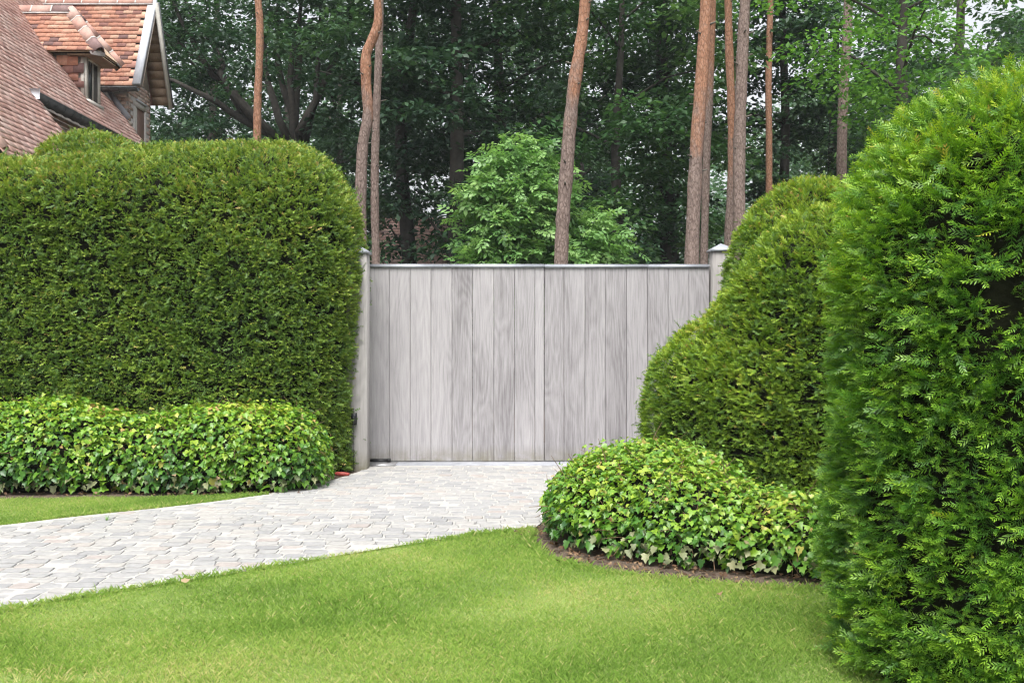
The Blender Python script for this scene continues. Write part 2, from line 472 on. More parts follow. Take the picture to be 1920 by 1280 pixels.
bed_edge = smooth2([G(*p) for p in [(1000,996), (990,1012), (998,1030), (1035,1049), (1100,1065), (1190,1079), (1310,1092), (1430,1101), (1545,1105), (1750,1112)]], 30)
lawn_poly = [(-9, 3.0)] + list(reversed(edge_low)) + bed_edge + [(6.5, 5.1), (6.5, -4), (-9, -4)]
lawn = sheet('lawn', lawn_poly, -0.004, M['turf'])
strip_low = smooth2([G(*p) for p in [(-560,1049), (-260,1011), (0,985), (135,969), (300,952), (440,935), (500,927)]], 26)
strip_up = smooth2([G(*p) for p in [(500,922), (420,927), (330,930), (200,932), (0,935), (-300,940), (-560,945)]], 20)
strip_poly = strip_low + strip_up
strip = sheet('lawn_strip', strip_poly, -0.004, M['turf'])

thr = MB().box((-1.5, 10.27, -0.05), (2.3, 10.72, 0.012)).build('threshold', M['bluestone']); tag(thr, kind='structure')

# cobbles ------------------------------------------------------------------
def cobble_template(tint, seed):
    r = np.random.default_rng(seed)
    a = np.linspace(0, 2*np.pi, 10, endpoint=False) + 0.31
    ex = 0.27
    x = np.sign(np.cos(a))*np.abs(np.cos(a))**ex; y = np.sign(np.sin(a))*np.abs(np.sin(a))**ex
    x = x*(1+r.normal(0, .045, 10)); y = y*(1+r.normal(0, .045, 10))
    top = np.stack([x*0.44, y*0.44, 0.0080+r.normal(0, .0005, 10)], 1)
    mid = np.stack([x*0.486, y*0.486, np.full(10, 0.0068)], 1)
    bot = np.stack([x*0.49, y*0.49, np.full(10, -0.03)], 1)
    V = np.concatenate([top, mid, bot, [[0, 0, 0.0095]]])
    j = np.arange(10); k = (j+1) % 10
    Q = np.concatenate([np.stack([j+10, k+10, k, j], 1), np.stack([j+20, k+20, k+10, j+10], 1)])
    T = np.stack([j, k, np.full(10, 30)], 1)
    return V, Q, T
NT = 28
tints = np.clip(rng.beta(1.6, 1.9, NT), 0, 1); tints[:3] = [0.97, 0.92, 0.02]
ctpl = [cobble_template(t, i) for i, t in enumerate(tints)]
stones = []
y = 4.55; row = 0
while y < 10.25:
    dy = rng.uniform(0.10, 0.118)
    x = -5.6 + rng.uniform(0, .2)
    while x < 2.1:
        w = rng.uniform(0.115, 0.165)
        stones.append((x+w/2, y+dy/2, w, dy)); x += w + 0.006
    y += dy + 0.005; row += 1
stones = np.array(stones)
stones[:, 1] += 0.05*np.sin(stones[:, 0]*1.7) + 0.02*np.sin(stones[:, 0]*5.1)
ok = in_poly(stones[:, :2], drive_poly)
for sx, sy in ((.06, 0), (-.06, 0), (0, .05), (0, -.05)):
    ok &= in_poly(stones[:, :2]+np.array([sx, sy]), drive_poly)
stones = stones[ok]
# those that show largest: nearest the camera and inside the picture
px = np.abs(stones[:, 0]/stones[:, 1]*FPX) < 955
score = np.where(px, 1/stones[:, 1]**3, 0)
order = np.argsort(-score)
cme = [np_mesh('cobble', np.concatenate([V]), [Q, T], M['cobble'], np.full(len(V), t)) for (V, Q, T), t in zip(ctpl, tints)]
rest = MB()
for k, i in enumerate(order):
    cx, cy, w, d = stones[i]; rz = rng.normal(0, 0.05); ti = int(rng.integers(NT)); zz = rng.normal(0, 0.0015)
    if k < 300:
        o = link('cobble', cme[ti], drive, (cx, cy, zz), (rng.normal(0, .012), rng.normal(0, .012), rz), (w, d, 1))
    else:
        V, Q, T = ctpl[ti]; c, s = math.cos(rz), math.sin(rz)
        W = V*np.array([w, d, 1]); W = np.stack([W[:, 0]*c-W[:, 1]*s+cx, W[:, 0]*s+W[:, 1]*c+cy, W[:, 2]+zz], 1)
        rest.add(W, Q, T, tints[ti])
rest.build('cobble_field', M['cobble'], drive, kind='stuff')

# grass --------------------------------------------------------------------
def grass_blades(name, polys_dens, lmean, label):
    Vs = []; Fs = []; ts = []; n0 = 0
    for poly, lo, hi, dens in polys_dens:
        if poly is None: p = FR                   # longer uncut blades along the edges
        else:
            n = int((hi[0]-lo[0])*(hi[1]-lo[1])*dens)
            p = rng.uniform(lo, hi, (n, 2)); p = p[in_poly(p, poly)]
        keep = (p[:, 0]/np.maximum(p[:, 1], .5) > -0.68) & (p[:, 0]/np.maximum(p[:, 1], .5) < 0.62)
        p = p[keep]; n = len(p)
        bare = np.zeros(n)
        for bx_, by_, br in ((-1.90, 3.77, .20), (-1.62, 3.80, .13), (1.04, 4.98, .07), (.80, 5.16, .05)):
            bare = np.maximum(bare, np.clip(1.3-np.hypot(p[:, 0]-bx_, (p[:, 1]-by_)*1.6)/br, 0, 1))
        kp = rng.random(n) > bare*.85; p = p[kp]; bare = bare[kp]; n = len(p)
        th = rng.uniform(0, 2*np.pi, n); L = lmean*np.clip(rng.normal(1, .3, n), .35, 2.0)*(1.45 if poly is None else 1)
        # mown turf is never even: taller and shorter patches
        L *= 1 + 0.25*np.sin(p[:, 0]*3.1+1)*np.sin(p[:, 1]*2.3) + 0.15*np.sin(p[:, 0]*9.7)*np.sin(p[:, 1]*8.1+2)
        lean = rng.normal(0, .42, (n, 2)); w = rng.uniform(.0012, .0023, n)
        b = np.stack([p[:, 0], p[:, 1], np.full(n, -0.006)], 1)
        side = np.stack([np.cos(th), np.sin(th), np.zeros(n)], 1)*w[:, None]
        up = nrm(np.stack([lean[:, 0], lean[:, 1], np.ones(n)], 1))
        mid = b + up*(L*.55)[:, None]
        up2 = nrm(np.stack([lean[:, 0]*2.4, lean[:, 1]*2.4, np.full(n, .8)], 1))
        tip = mid + up2*(L*.5)[:, None]
        V = np.stack([b-side, b+side, mid+side*.9, mid-side*.9, tip], 1).reshape(-1, 3)
        i = np.arange(n)*5+n0
        Fs.append(np.concatenate([np.stack([i, i+1, i+2], 1), np.stack([i+1, i+4, i+2], 1)]))
        patch = 0.20*np.sin(p[:, 0]*2.2+.5)*np.sin(p[:, 1]*2.9) + 0.09*np.sin(p[:, 0]*6.3)*np.sin(p[:, 1]*7.7)
        t = np.clip(rng.beta(2.2, 2.6, n)+patch, 0, 1); t += .10*np.sin(p[:, 0]*1.1+p[:, 1]*.7)*np.sin(p[:, 1]*1.9+.8); t[rng.random(n) < .035+.5*bare] = 1.0
        ts.append(np.repeat(t, 5)); Vs.append(V); n0 += 5*n
    o = part(name, np.concatenate(Vs), np.concatenate(Fs), M['grass'], None, np.concatenate(ts))
    return tag(o, label, 'grass', kind='stuff')

def fringe(line, n, jit):
    ln = np.array(line); i = rng.integers(0, len(ln)-1, n); f = rng.random(n)[:, None]
    return ln[i]*(1-f)+ln[i+1]*f+rng.normal(0, jit, (n, 2))
FR = np.concatenate([fringe(edge_low, 5200, .016), fringe(strip_low, 2600, .016), fringe(bed_edge, 2600, .022)])

grass_blades('grass', [
    (lawn_poly, (-3.4, 3.4), (2.4, 4.6), 19000),
    (lawn_poly, (-4.2, 4.6), (2.6, 7.2), 11500),
    (strip_poly, (-5.6, 6.5), (-2.2, 8.7), 12000), (None, None, None, 0)], 0.025, 'short mown yellow green grass on both sides of the drive')

# ------------------------------------------------------------------ hedges
def rbox(p, c, h, r):
    q = np.abs(p-np.array(c)) - (np.array(h)-r)
    return np.linalg.norm(np.maximum(q, 0), axis=1) + np.minimum(q.max(1), 0) - r
def ell(p, c, r):
    r = np.array(r); q = (p-np.array(c))
    k0 = np.linalg.norm(q/r, axis=1); k1 = np.linalg.norm(q/(r*r), axis=1)+1e-9
    return k0*(k0-1)/k1
def capsule(p, a, b, ra, rb):
    a = np.array(a, float); b = np.array(b, float); ba = b-a
    h = np.clip(((p-a)@ba)/(ba@ba), 0, 1)
    return np.linalg.norm(p-a-h[:, None]*ba, axis=1) - (ra+(rb-ra)*h)
def smin(a, b, k):
    h = np.clip(0.5+0.5*(b-a)/k, 0, 1)
    return b+(a-b)*h-k*h*(1-h)
def lumps(p, amp, f, ph=0.0):
    return amp*(np.sin(p[:, 0]*f+ph+1.3*np.sin(p[:, 2]*f*.7))*np.sin(p[:, 1]*f*.9+1.7+ph)*np.sin(p[:, 2]*f*1.1+.4) + .5*np.sin(p[:, 0]*f*2.3+ph)*np.sin(p[:, 2]*f*2.1+1)*np.cos(p[:, 1]*f*2))
def grad(sdf, p, e=0.004):
    g = np.stack([sdf(p+d)-sdf(p-d) for d in np.eye(3)*e], 1)
    return nrm(g)

def sample_surface(sdf, lo, hi, dens, eps=0.06):
    lo, hi = np.array(lo), np.array(hi)
    n = int(np.prod(hi-lo)*dens*1.5/(2*eps)); out = []
    while n > 0:
        m = min(n, 400000); n -= m
        p = rng.uniform(lo, hi, (m, 3)); d = sdf(p); out.append(p[np.abs(d) < eps])
    p = np.concatenate(out)
    g = np.linalg.norm(np.stack([sdf(p+d)-sdf(p-d) for d in np.eye(3)*.004], 1), axis=1)/.008
    p = p[rng.random(len(p)) < g/1.5]              # even cover where the field is steep
    for _ in range(2):
        p = p - grad(sdf, p)*sdf(p)[:, None]
    return p, grad(sdf, p)

def surface_net(sdf, lo, hi, h, inset):
    lo, hi = np.array(lo), np.array(hi)
    n = np.ceil((hi-lo)/h).astype(int)+1
    ax = [lo[i]+np.arange(n[i])*h for i in range(3)]
    gx, gy, gz = np.meshgrid(*ax, indexing='ij')
    pts = np.stack([gx, gy, gz], -1).reshape(-1, 3)
    s = (sdf(pts)+inset).reshape(n) < 0
    c = s[:-1,:-1,:-1].astype(int)
    tot = sum(s[i:n[0]-1+i, j:n[1]-1+j, k:n[2]-1+k].astype(int) for i in (0,1) for j in (0,1) for k in (0,1))
    mixed = (tot > 0) & (tot < 8)
    idx = -np.ones(mixed.shape, int); ii = np.argwhere(mixed); idx[mixed] = np.arange(len(ii))
    V = lo+(ii+.5)*h
    for _ in range(3):
        V = V-grad(sdf, V)*(sdf(V)+inset)[:, None]*.9
    Q = []
    for a in range(3):
        b, c_ = [(1, 2), (2, 0), (0, 1)][a]
        sl = [slice(None)]*3; sl2 = [slice(None)]*3
        sl[a] = slice(0, -1); sl2[a] = slice(1, None)
        s0, s1 = s[tuple(sl)], s[tuple(sl2)]
        e = np.argwhere(s0 != s1)
        e = e[(e[:, b] > 0) & (e[:, c_] > 0) & (e[:, b] < n[b]-1) & (e[:, c_] < n[c_]-1)]
        if not len(e): continue
        ob = np.zeros(3, int); ob[b] = 1; oc = np.zeros(3, int); oc[c_] = 1
        q = np.stack([idx[tuple((e-ob-oc).T)], idx[tuple((e-oc).T)], idx[tuple(e.T)], idx[tuple((e-ob).T)]], 1)
        fl = s0[tuple(e.T)] == False
        q[fl] = q[fl][:, ::-1]
        Q.append(q[(q >= 0).all(1)])
    return V, np.concatenate(Q)

def yew_template(pairs, L, nl, nw, quad, seed):
    """a flat yew shoot along +Y: two ranks of needles; returns verts, faces, 0..1 position along the shoot"""
    r = np.random.default_rng(seed); V = []; F = []; s = []
    for i in range(pairs):
        t = (i+.5)/pairs; y = L*(t*.95)
        ln = nl*(1-.35*abs(t-.4))*r.uniform(.85, 1.15)
        for sd in (-1, 1):
            a = math.radians(r.uniform(38, 62)*(1-.45*t))
            d = np.array([sd*math.sin(a)*1.0, math.cos(a)*.9, r.normal(-.05, .16)])
            b = np.array([0, y+r.uniform(-.1, .1)*L/pairs, 0]); q = np.array([-d[1], d[0], 0])*nw*.5*sd
            k = len(V)
            if quad:
                V += [b, b+d*ln*.45+q, b+d*ln, b+d*ln*.45-q]; F.append((k, k+1, k+2, k+3)); s += [t*.7, t*.8+.05, t*.8+.2, t*.8+.05]
            else:
                V += [b-q, b+d*ln, b+q]; F.append((k, k+1, k+2)); s += [t*.7, t*.8+.2, t*.7]
    # shoot axis
    k = len(V); w = nw*.35
    V += [np.array([-w, 0, -.001]), np.array([w, 0, -.001]), np.array([0, L*1.02, 0])]
    if quad: V.append(np.array([0, L*1.02, .0005])); F.append((k, k+1, k+2, k+3)); s += [.1, .1, .9, .9]
    else: F.append((k, k+1, k+2)); s += [.1, .1, .9]
    return np.array(V), np.array(F), np.array(s)

def scatter(templates, pos, R, scale, tint, tipw=0.3):
    """one array of every template copy: pos (n,3), R (n,3,3) columns = axes, scale (n,)"""
    n = len(pos); pick = rng.integers(0, len(templates), n)
    Vs = []; Fs = []; ts = []; n0 = 0
    for k, (tv, tf, s) in enumerate(templates):
        m = pick == k
        if not m.any(): continue
        v = np.einsum('nij,vj->nvi', R[m], tv)*scale[m][:, None, None] + pos[m][:, None]
        nn, nv = v.shape[:2]
        Vs.append(v.reshape(-1, 3))
        Fs.append((tf[None]+(np.arange(nn)*nv)[:, None, None]+n0).reshape(-1, tf.shape[1]))
        ts.append(np.clip(tint[m][:, None]*(1-tipw)+s[None]*tipw, 0, 1).ravel()); n0 += nn*nv
    return np.concatenate(Vs), np.concatenate(Fs), np.concatenate(ts)

def frames(d, up):
    """columns side, along, normal"""
    d = nrm(d); s = nrm(np.cross(d, up)); w = np.cross(s, d)
    return np.stack([s, d, w], 2)

def yew_hedge(name, label, base, sdf, lo, hi, mat, tufts, per, tpl, L0, rd, top_yellow=0.25, cull=-0.30, core_in=0.145, core_h=0.11, rough=.02, brown_p=.012, tshift=0.0, fill=.34, tipw=.3):
    """clipped yew: shoots fan out in flat tufts from a branch tip below the surface and are cut off at the surface"""
    root = empty(name, label, 'hedge', base)
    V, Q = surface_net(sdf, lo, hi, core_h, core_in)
    part('shade_core', V, Q, M['hedge_shade'], root)  # solid inner shell, near black in place of the shade between shoots
    p, n = sample_surface(sdf, lo, hi, tufts)
    to = nrm(np.array([0, 0, CAM_H])-p)
    k = ((n*to).sum(1) > cull) & (p[:, 2] > 0.04) & (np.abs(p[:, 0]/p[:, 1]) < .60)
    p, n = p[k], n[k]; m0 = len(p)
    Z = np.array([0, 0, 1.0])
    rh = rng.normal(size=(m0, 3)); rh[:, 2] *= .2
    h = nrm(np.cross(Z, n)+rh*.35); h = nrm(h-(h*n).sum(1)[:, None]*n); v = np.cross(n, h)
    v *= np.sign(v[:, 2:3]+1e-6)
    cl = lumps(p, 1.0, 8.0)+lumps(p, .7, 17.0, 2)
    td = np.abs(rng.normal(0, rough, m0)) + rough*1.1*np.clip(-cl, -.4, 1.5)
    # here and there a gap where the shears or the winter have bitten deeper
    td[rng.random(m0) < .05] += rough*2.2
    tup = Z*(.30+.45*(1-np.abs(n[:, 2:3]))) + n*.50 + rng.normal(0, .30, (m0, 3))
    tt = .80*(rng.beta(2.2, 2.4, m0)) + .07*cl + tshift
    idx = np.repeat(np.arange(m0), per); m = len(idx)
    a = rng.normal(0, .68, m); b = rng.normal(0, .40, m)+.06
    d = nrm(n[idx]+h[idx]*a[:, None]+v[idx]*b[:, None])
    pos = p[idx]-n[idx]*rd+rng.normal(0, .014, (m, 3))
    dp = td[idx]+rough*1.6*rng.beta(1, 1.6, m)
    t_ = np.clip((rd-dp)/np.maximum((d*n[idx]).sum(1), .3), L0*.6, L0*1.3)
    sc = t_/L0
    up = nrm(tup[idx]+rng.normal(0, .22, (m, 3)))
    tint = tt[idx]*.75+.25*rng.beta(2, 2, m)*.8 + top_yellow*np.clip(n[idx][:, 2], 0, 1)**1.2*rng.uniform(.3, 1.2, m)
    brown = rng.random(m) < brown_p*(.4+4*np.clip(n[idx][:, 2], 0, 1))
    tint = np.clip(tint, 0, .93); tint[brown] = 1.1
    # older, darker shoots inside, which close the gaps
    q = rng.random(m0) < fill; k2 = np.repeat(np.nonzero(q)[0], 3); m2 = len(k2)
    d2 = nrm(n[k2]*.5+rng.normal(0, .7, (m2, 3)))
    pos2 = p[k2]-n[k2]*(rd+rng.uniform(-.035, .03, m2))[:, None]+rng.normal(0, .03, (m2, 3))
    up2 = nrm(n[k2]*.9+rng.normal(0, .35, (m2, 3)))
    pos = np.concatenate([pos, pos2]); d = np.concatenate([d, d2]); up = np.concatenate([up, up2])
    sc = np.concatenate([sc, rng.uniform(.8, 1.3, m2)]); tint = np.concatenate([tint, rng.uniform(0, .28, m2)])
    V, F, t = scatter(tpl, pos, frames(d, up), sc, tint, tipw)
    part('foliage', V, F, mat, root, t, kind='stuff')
    return root

# tall clipped yew left of the gate
def sdf_left(p):
    a = rbox(p, (-3.045, 10.15, 1.0), (1.53, 1.02, 2.44), 0.95) + .17*np.clip(p[:, 2]-2.0, 0, 2)**1.6*np.clip((10.8-p[:, 1])/1.5, 0, 1)
    a = np.where(p[:, 0] > -2.0, a, a)
    c = rbox(p, (-5.1, 9.75, 1.0), (1.6, 0.72, 2.10), 0.68)
    b = ell(p, (-4.45, 10.65, 2.2), (1.0, 0.75, 1.36))
    d = smin(a, c, .35); d = smin(d, b, .12)
    return d + lumps(p, .060, 1.8) + lumps(p, .014, 6.0, 1)
TPL_FAR = [yew_template(3, .055, .024, .0105, False, s) for s in range(4)]
yew_hedge('yew_hedge', 'tall clipped dark yew hedge with rounded shoulder left of the grey gate', (-3.2, 9.9, 0), sdf_left,
          (-6.9, 8.9, -.15), (-1.35, 11.6, 3.75), M['yew_left'], 860, 4, TPL_FAR, .055, .068, .28, rough=.019, brown_p=.03, core_in=.15, tshift=.075, cull=-.12)

# clipped yew right of the gate: low bulge, slope and a dome behind
def sdf_midlow(p):
    a = ell(p, (2.32, 8.95, 0.58), (1.20, 1.0, 1.05))
    b = ell(p, (2.90, 8.60, 1.30), (1.12, .95, 1.22))
    c = rbox(p, (3.0, 8.6, .5), (1.3, .95, .9), .7)
    d = smin(smin(a, b, .22), c, .3)
    return d + lumps(p, .03, 2.7) + lumps(p, .012, 6.5, 1)
def sdf_dome(p):
    a = ell(p, (3.0, 9.85, 1.75), (.93, .75, 1.17))
    b = rbox(p, (3.05, 9.85, .8), (.86, .7, 1.1), .6)
    return smin(a, b, .3) + lumps(p, .03, 3.1, 2)
TPL_MID = [yew_template(4, .06, .024, .0086, False, 10+s) for s in range(4)]
yew_hedge('yew_hedge', 'low bulging clipped yew sloping up behind the right ivy mound', (2.6, 8.8, 0), sdf_midlow,
          (.9, 7.0, -.15), (4.8, 10.1, 2.9), M['yew_mid'], 700, 5, TPL_MID, .06, .072, .32, rough=.020, tshift=.04, cull=-.15)
yew_hedge('yew_hedge', 'small rounded yew dome peeping up beside the right gate post', (3.0, 9.85, 0), sdf_dome,
          (1.95, 9.0, .2), (4.1, 10.8, 3.1), M['yew_mid'], 640, 5, TPL_MID, .06, .072, .34, rough=.018, brown_p=.03, tshift=.03, cull=-.15)

# big yew in the right foreground
def sdf_near(p):
    a = rbox(p, (2.398, 3.93, .6), (1.14, .79, 2.12), .75) + .44*np.clip(p[:, 2]-1.48, 0, 2)**2*np.clip(1.35-.55*(p[:, 0]-1.3), .2, 1)
    return a + lumps(p, .016, 3.3) + lumps(p, .010, 7.5, 1)
TPL_NEAR = [yew_template(8, .085, .021, .0047, True, 20+s) for s in range(5)] + [yew_template(7, .085, .018, .0044, True, 30+s) for s in range(2)]
yew_hedge('yew_hedge', 'large feathery yew filling the right foreground beside the lawn', (2.4, 3.93, 0), sdf_near,
          (1.0, 2.95, -.1), (3.75, 5.0, 2.8), M['yew_near'], 430, 8, TPL_NEAR, .085, .100, .46, cull=-.25, core_in=.165, core_h=.08, rough=.030, brown_p=.008, tshift=-.115, tipw=.42)

# ------------------------------------------------------------------ ivy
def ivy_template(seed):
    """a five-lobed ivy leaf, stalk end at the origin, tip towards +Y, folded along the midrib"""
    r = np.random.default_rng(seed)
    out = [(0, 0), (.30, -.10), (.52, .16), (.34, .34), (.40, .62), (.20, .66), (0, 1.0), (-.20, .66), (-.40, .62), (-.34, .34), (-.52, .16), (-.30, -.10)]
    out = np.array(out)*(1+r.normal(0, .07, (12, 2)))
    out[0] = 0
    f = r.uniform(.10, .45)
    z = -np.abs(out[:, 0])*f*-1 - (out[:, 1]-.3)**2*r.uniform(.05, .4)
    V = np.concatenate([np.column_stack([out, z]), [[0, .35, 0]]])
    F = [(12, i, (i+1) % 12) for i in range(12)]
    return V, np.array(F), np.zeros(13)

IVY_T = [ivy_template(s) for s in range(8)]

def ivy_hedge(label, base, sdf, lo, hi, dens, size, n_single=300):
    root = empty('ivy_hedge', label, 'ivy', base)
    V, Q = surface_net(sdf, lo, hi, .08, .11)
    part('shade_core', V, Q, M['hedge_shade'], root)  # solid inner shell, near black in place of the shade between leaves
    p, n = sample_surface(sdf, lo, hi, dens)
    to = nrm(np.array([0, 0, CAM_H])-p)
    k = ((n*to).sum(1) > -.40) & (p[:, 2] > .03) & (np.abs(p[:, 0]/p[:, 1]) < .60)
    # thin at the skirt, where bare stems show
    k &= rng.random(len(p)) < np.clip(.30+p[:, 2]/.24, 0, 1)
    p, n = p[k], n[k]; m = len(p)
    dpt = .10*rng.beta(1.1, 1.5, m)-.03*rng.random(m)
    out_ = rng.random(m) < .10
    dpt[out_] -= rng.uniform(.01, .075, out_.sum())*np.clip(.3+n[out_, 2], .2, 1)
    # blades face outward and to the light, tips hang down and out
    nb = nrm(n*.65+np.array([0, 0, .70])+rng.normal(0, .50, (m, 3)))
    hang = np.array([0, 0, -1.0])+n*.55+rng.normal(0, .45, (m, 3))
    d = nrm(hang-(hang*nb).sum(1)[:, None]*nb)
    R = np.stack([np.cross(d, nb), d, nb], 2)
    sc = size*rng.uniform(.40, 1.2, m)
    sc[out_] *= .7
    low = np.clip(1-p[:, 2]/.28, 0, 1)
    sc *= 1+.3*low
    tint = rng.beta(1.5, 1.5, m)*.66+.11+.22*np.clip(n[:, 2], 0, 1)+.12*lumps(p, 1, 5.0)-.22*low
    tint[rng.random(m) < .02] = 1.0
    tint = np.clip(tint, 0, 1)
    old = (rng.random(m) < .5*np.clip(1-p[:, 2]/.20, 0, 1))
    pos = p-n*dpt[:, None]
    # the leaves that show largest are leaves of their own
    view = (n*nrm(np.array([0, 0, CAM_H])-p)).sum(1)
    inside = np.abs(pos[:, 0]/pos[:, 1]*FPX) < 940
    sco = np.where(inside & (dpt < .035), sc/pos[:, 1]*np.clip((nb*to[k]).sum(1), 0, 1), 0)
    top = np.argsort(-sco)[:n_single]
    single = np.zeros(m, bool); single[top] = True
    meshes = {}
    for i in top:
        ti = int(rng.integers(8)); q = int(min(11, tint[i]*12)); o_ = bool(old[i])
        if (ti, q, o_) not in meshes:
            tv, tf, _ = IVY_T[ti]
            meshes[(ti, q, o_)] = np_mesh('ivy_leaf', tv, tf, M['ivy_old' if o_ else 'ivy'], np.full(len(tv), (q+.5)/12))
        s = float(sc[i])
        link('ivy_leaf', meshes[(ti, q, o_)], root, pos[i], Matrix(R[i].tolist()), (s, s, s))
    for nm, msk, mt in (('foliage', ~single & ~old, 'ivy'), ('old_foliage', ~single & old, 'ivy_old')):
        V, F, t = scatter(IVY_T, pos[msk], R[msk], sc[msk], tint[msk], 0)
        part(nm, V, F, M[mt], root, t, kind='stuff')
    # bare stems weaving through and trailing at the skirt
    mb = MB()
    ns = 420
    ii = rng.choice(m, ns)
    for i in ii:
        a = p[i]-n[i]*.10; L = rng.uniform(.10, .26)
        dd = nrm(n[i]*.5+rng.normal(0, .6, 3)+np.array([0, 0, .25]))
        b = a+dd*L*.5; c = b+nrm(dd+np.array([0, 0, -.5])+rng.normal(0, .4, 3))*L*.5
        c[2] = max(c[2], .01); b[2] = max(b[2], .012)
        mb.tube(resample([a, b, c], 5), [.0032, .003, .0026, .002, .0012], 4, rng.random(), False)
    mb.build('stems', M['stem'], root, kind='stuff')
    return root

def sdf_ivyl(p):
    a = rbox(p, (-4.12, 8.98, .20), (2.50, .58, .49), .44)
    w = -.10*np.sin(p[:, 0]*3.0+1.75)-.04*np.sin(p[:, 0]*6.1) + .35*np.clip(p[:, 0]+2.35, 0, 1)
    return a + w*np.clip(p[:, 2], 0, 1) + lumps(p, .025, 5.0)
ivy_hedge('long low ivy hedge at the foot of the tall left yew', (-3.8, 8.8, 0), sdf_ivyl, (-6.8, 8.2, -.1), (-1.45, 9.75, .85), 1850, .055)

def sdf_ivyr(p):
    a = ell(p, (.93, 6.68, .12), (.71, .86, .48))
    b = capsule(p, (1.15, 6.08, -.02), (2.0, 5.60, -.02), .46, .41)
    c = capsule(p, (2.0, 5.60, -.02), (3.0, 5.52, -.02), .41, .40)
    return smin(smin(a, b, .18), c, .1) + lumps(p, .028, 5.0, 1)
ivy_hedge('curved mounded ivy bed on the brown soil edge right of the drive', (1.2, 6.6, 0), sdf_ivyr, (.1, 5.0, -.1), (3.6, 7.9, .75), 2500, .046)

# ------------------------------------------------------------------ gate
def gate_leaf(name, label, edges, y0, cap_joints):
    xs = [(e-960)/FPX*y0 for e in edges]
    root = empty(name, label, 'gate', ((xs[0]+xs[-1])/2, y0, 0))
    z0, z1 = .018, 2.075
    for i in range(len(xs)-1):
        x0, x1 = xs[i]+.0016, xs[i+1]-.0016
        yo = y0+rng.uniform(-.0015, .0015); b = .0032
        # board with small chamfers on both long edges
        prof = [(x0, yo+.035), (x0, yo+b), (x0+b, yo), (x1-b, yo), (x1, yo+b), (x1, yo+.035)]
        zb = z0+rng.uniform(-.002, .002)
        V = [(x, y, zb) for x, y in prof]+[(x, y, z1) for x, y in prof]
        Q = [(j, (j+1) % 6, (j+1) % 6+6, j+6) for j in range(6)]
        me = bpy.data.meshes.new('plank')
        off = wl(root); me.from_pydata([tuple(np.array(v)-off) for v in V], [], Q+[tuple(range(5, -1, -1)), tuple(range(6, 12))])
        me.materials.append(M['grey_wood']); me.update()
        link('plank', me, root)
    mb = MB(); mb.box((xs[0]-.004, y0+.037, .06), (xs[-1]+.002, y0+.075, .20)); mb.box((xs[0]-.004, y0+.037, 1.0), (xs[-1]+.002, y0+.075, 1.14)); mb.box((xs[0]-.004, y0+.037, 1.9), (xs[-1]+.002, y0+.075, 2.04))
    mb.build('back_rail', M['grey_wood'], root)
    cj = [(c-960)/FPX*y0 for c in cap_joints]
    for a, b in zip(cj[:-1], cj[1:]):
        m2 = MB(); m2.box((a+.001, y0-.016, z1-.012), (b-.001, y0+.09, z1+.018)); m2.box((a+.001, y0-.014, z1+.018), (b-.001, y0+.088, z1+.026))
        m2.build('cap_strip', M['zinc'], root)
    return root
gate_leaf('gate', 'left leaf of the grey board gate with nine boards', [692, 729.7, 769, 808, 847.5, 886, 926, 965, 1003, 1020], 10.55, [692, 830, 1020])
gate_leaf('gate', 'right leaf of the grey board gate partly behind the yew', [1020.6, 1057.5, 1097, 1135, 1175, 1214, 1253, 1292, 1330], 10.57, [1020.6, 1215, 1330])

def gate_post(label, x0, x1, y0, y1, zt):
    root = empty('gate_post', label, 'post', ((x0+x1)/2, (y0+y1)/2, 0))
    c = .008
    prof = [(x0+c, y0), (x1-c, y0), (x1, y0+c), (x1, y1-c), (x1-c, y1), (x0+c, y1), (x0, y1-c), (x0, y0+c)]
    V = [(x, y, -.03) for x, y in prof]+[(x, y, zt) for x, y in prof]
    Q = [(j, (j+1) % 8, (j+1) % 8+8, j+8) for j in range(8)]
    part('shaft', V, [np.array(Q), np.array([[8, 9, 10, 11, 12, 13, 14, 15]])], M['post_wood'], root)
    o = .018; h = .07
    xa, xb, ya, yb = x0-o, x1+o, y0-o, y1+o; xm, ym = (xa+xb)/2, (ya+yb)/2
    V = [(xa, ya, zt), (xb, ya, zt), (xb, yb, zt), (xa, yb, zt), (xa, ya, zt+.022), (xb, ya, zt+.022), (xb, yb, zt+.022), (xa, yb, zt+.022), (xm, ym, zt+.022+h)]
    Q = [(0, 3, 2, 1), (0, 1, 5, 4), (1, 2, 6, 5), (2, 3, 7, 6), (3, 0, 4, 7)]; T = [(4, 5, 8), (5, 6, 8), (6, 7, 8), (7, 4, 8)]
    part('cap', V, [np.array(Q), np.array(T)], M['zinc'], root)
    return root
gate_post('weathered post with zinc cap half swallowed by the left yew', -1.66, -1.45, 9.95, 10.16, 2.165)
gate_post('weathered post with zinc pyramid cap beside the right yew dome', 2.115, 2.335, 10.50, 10.72, 2.235)

t = empty('door_box', 'small black box fixed to the left gate post', 'box', (-1.53, 9.93, .50))
MB().box((-1.60, 9.905, .455), (-1.548, 9.949, .57)).build('housing', M['black_plastic'], t)
MB().box((-1.592, 9.898, .53), (-1.556, 9.9045, .56)).build('lens', M['glass'], t)

t = empty('gate_stop', 'steel floor plate with roller under the left gate leaf', 'gate hardware', (-1.35, 10.35, 0))
MB().box((-1.50, 10.20, .003), (-1.20, 10.44, .022)).build('plate', M['steel'], t)
MB().box((-1.49, 10.46, .0125), (-1.30, 10.54, .045)).build('bracket', M['black_plastic'], t)
MB().tube([(-1.30, 10.41, .043), (-1.27, 10.41, .043)], [.02, .02], 12).build('roller', M['black_plastic'], t)

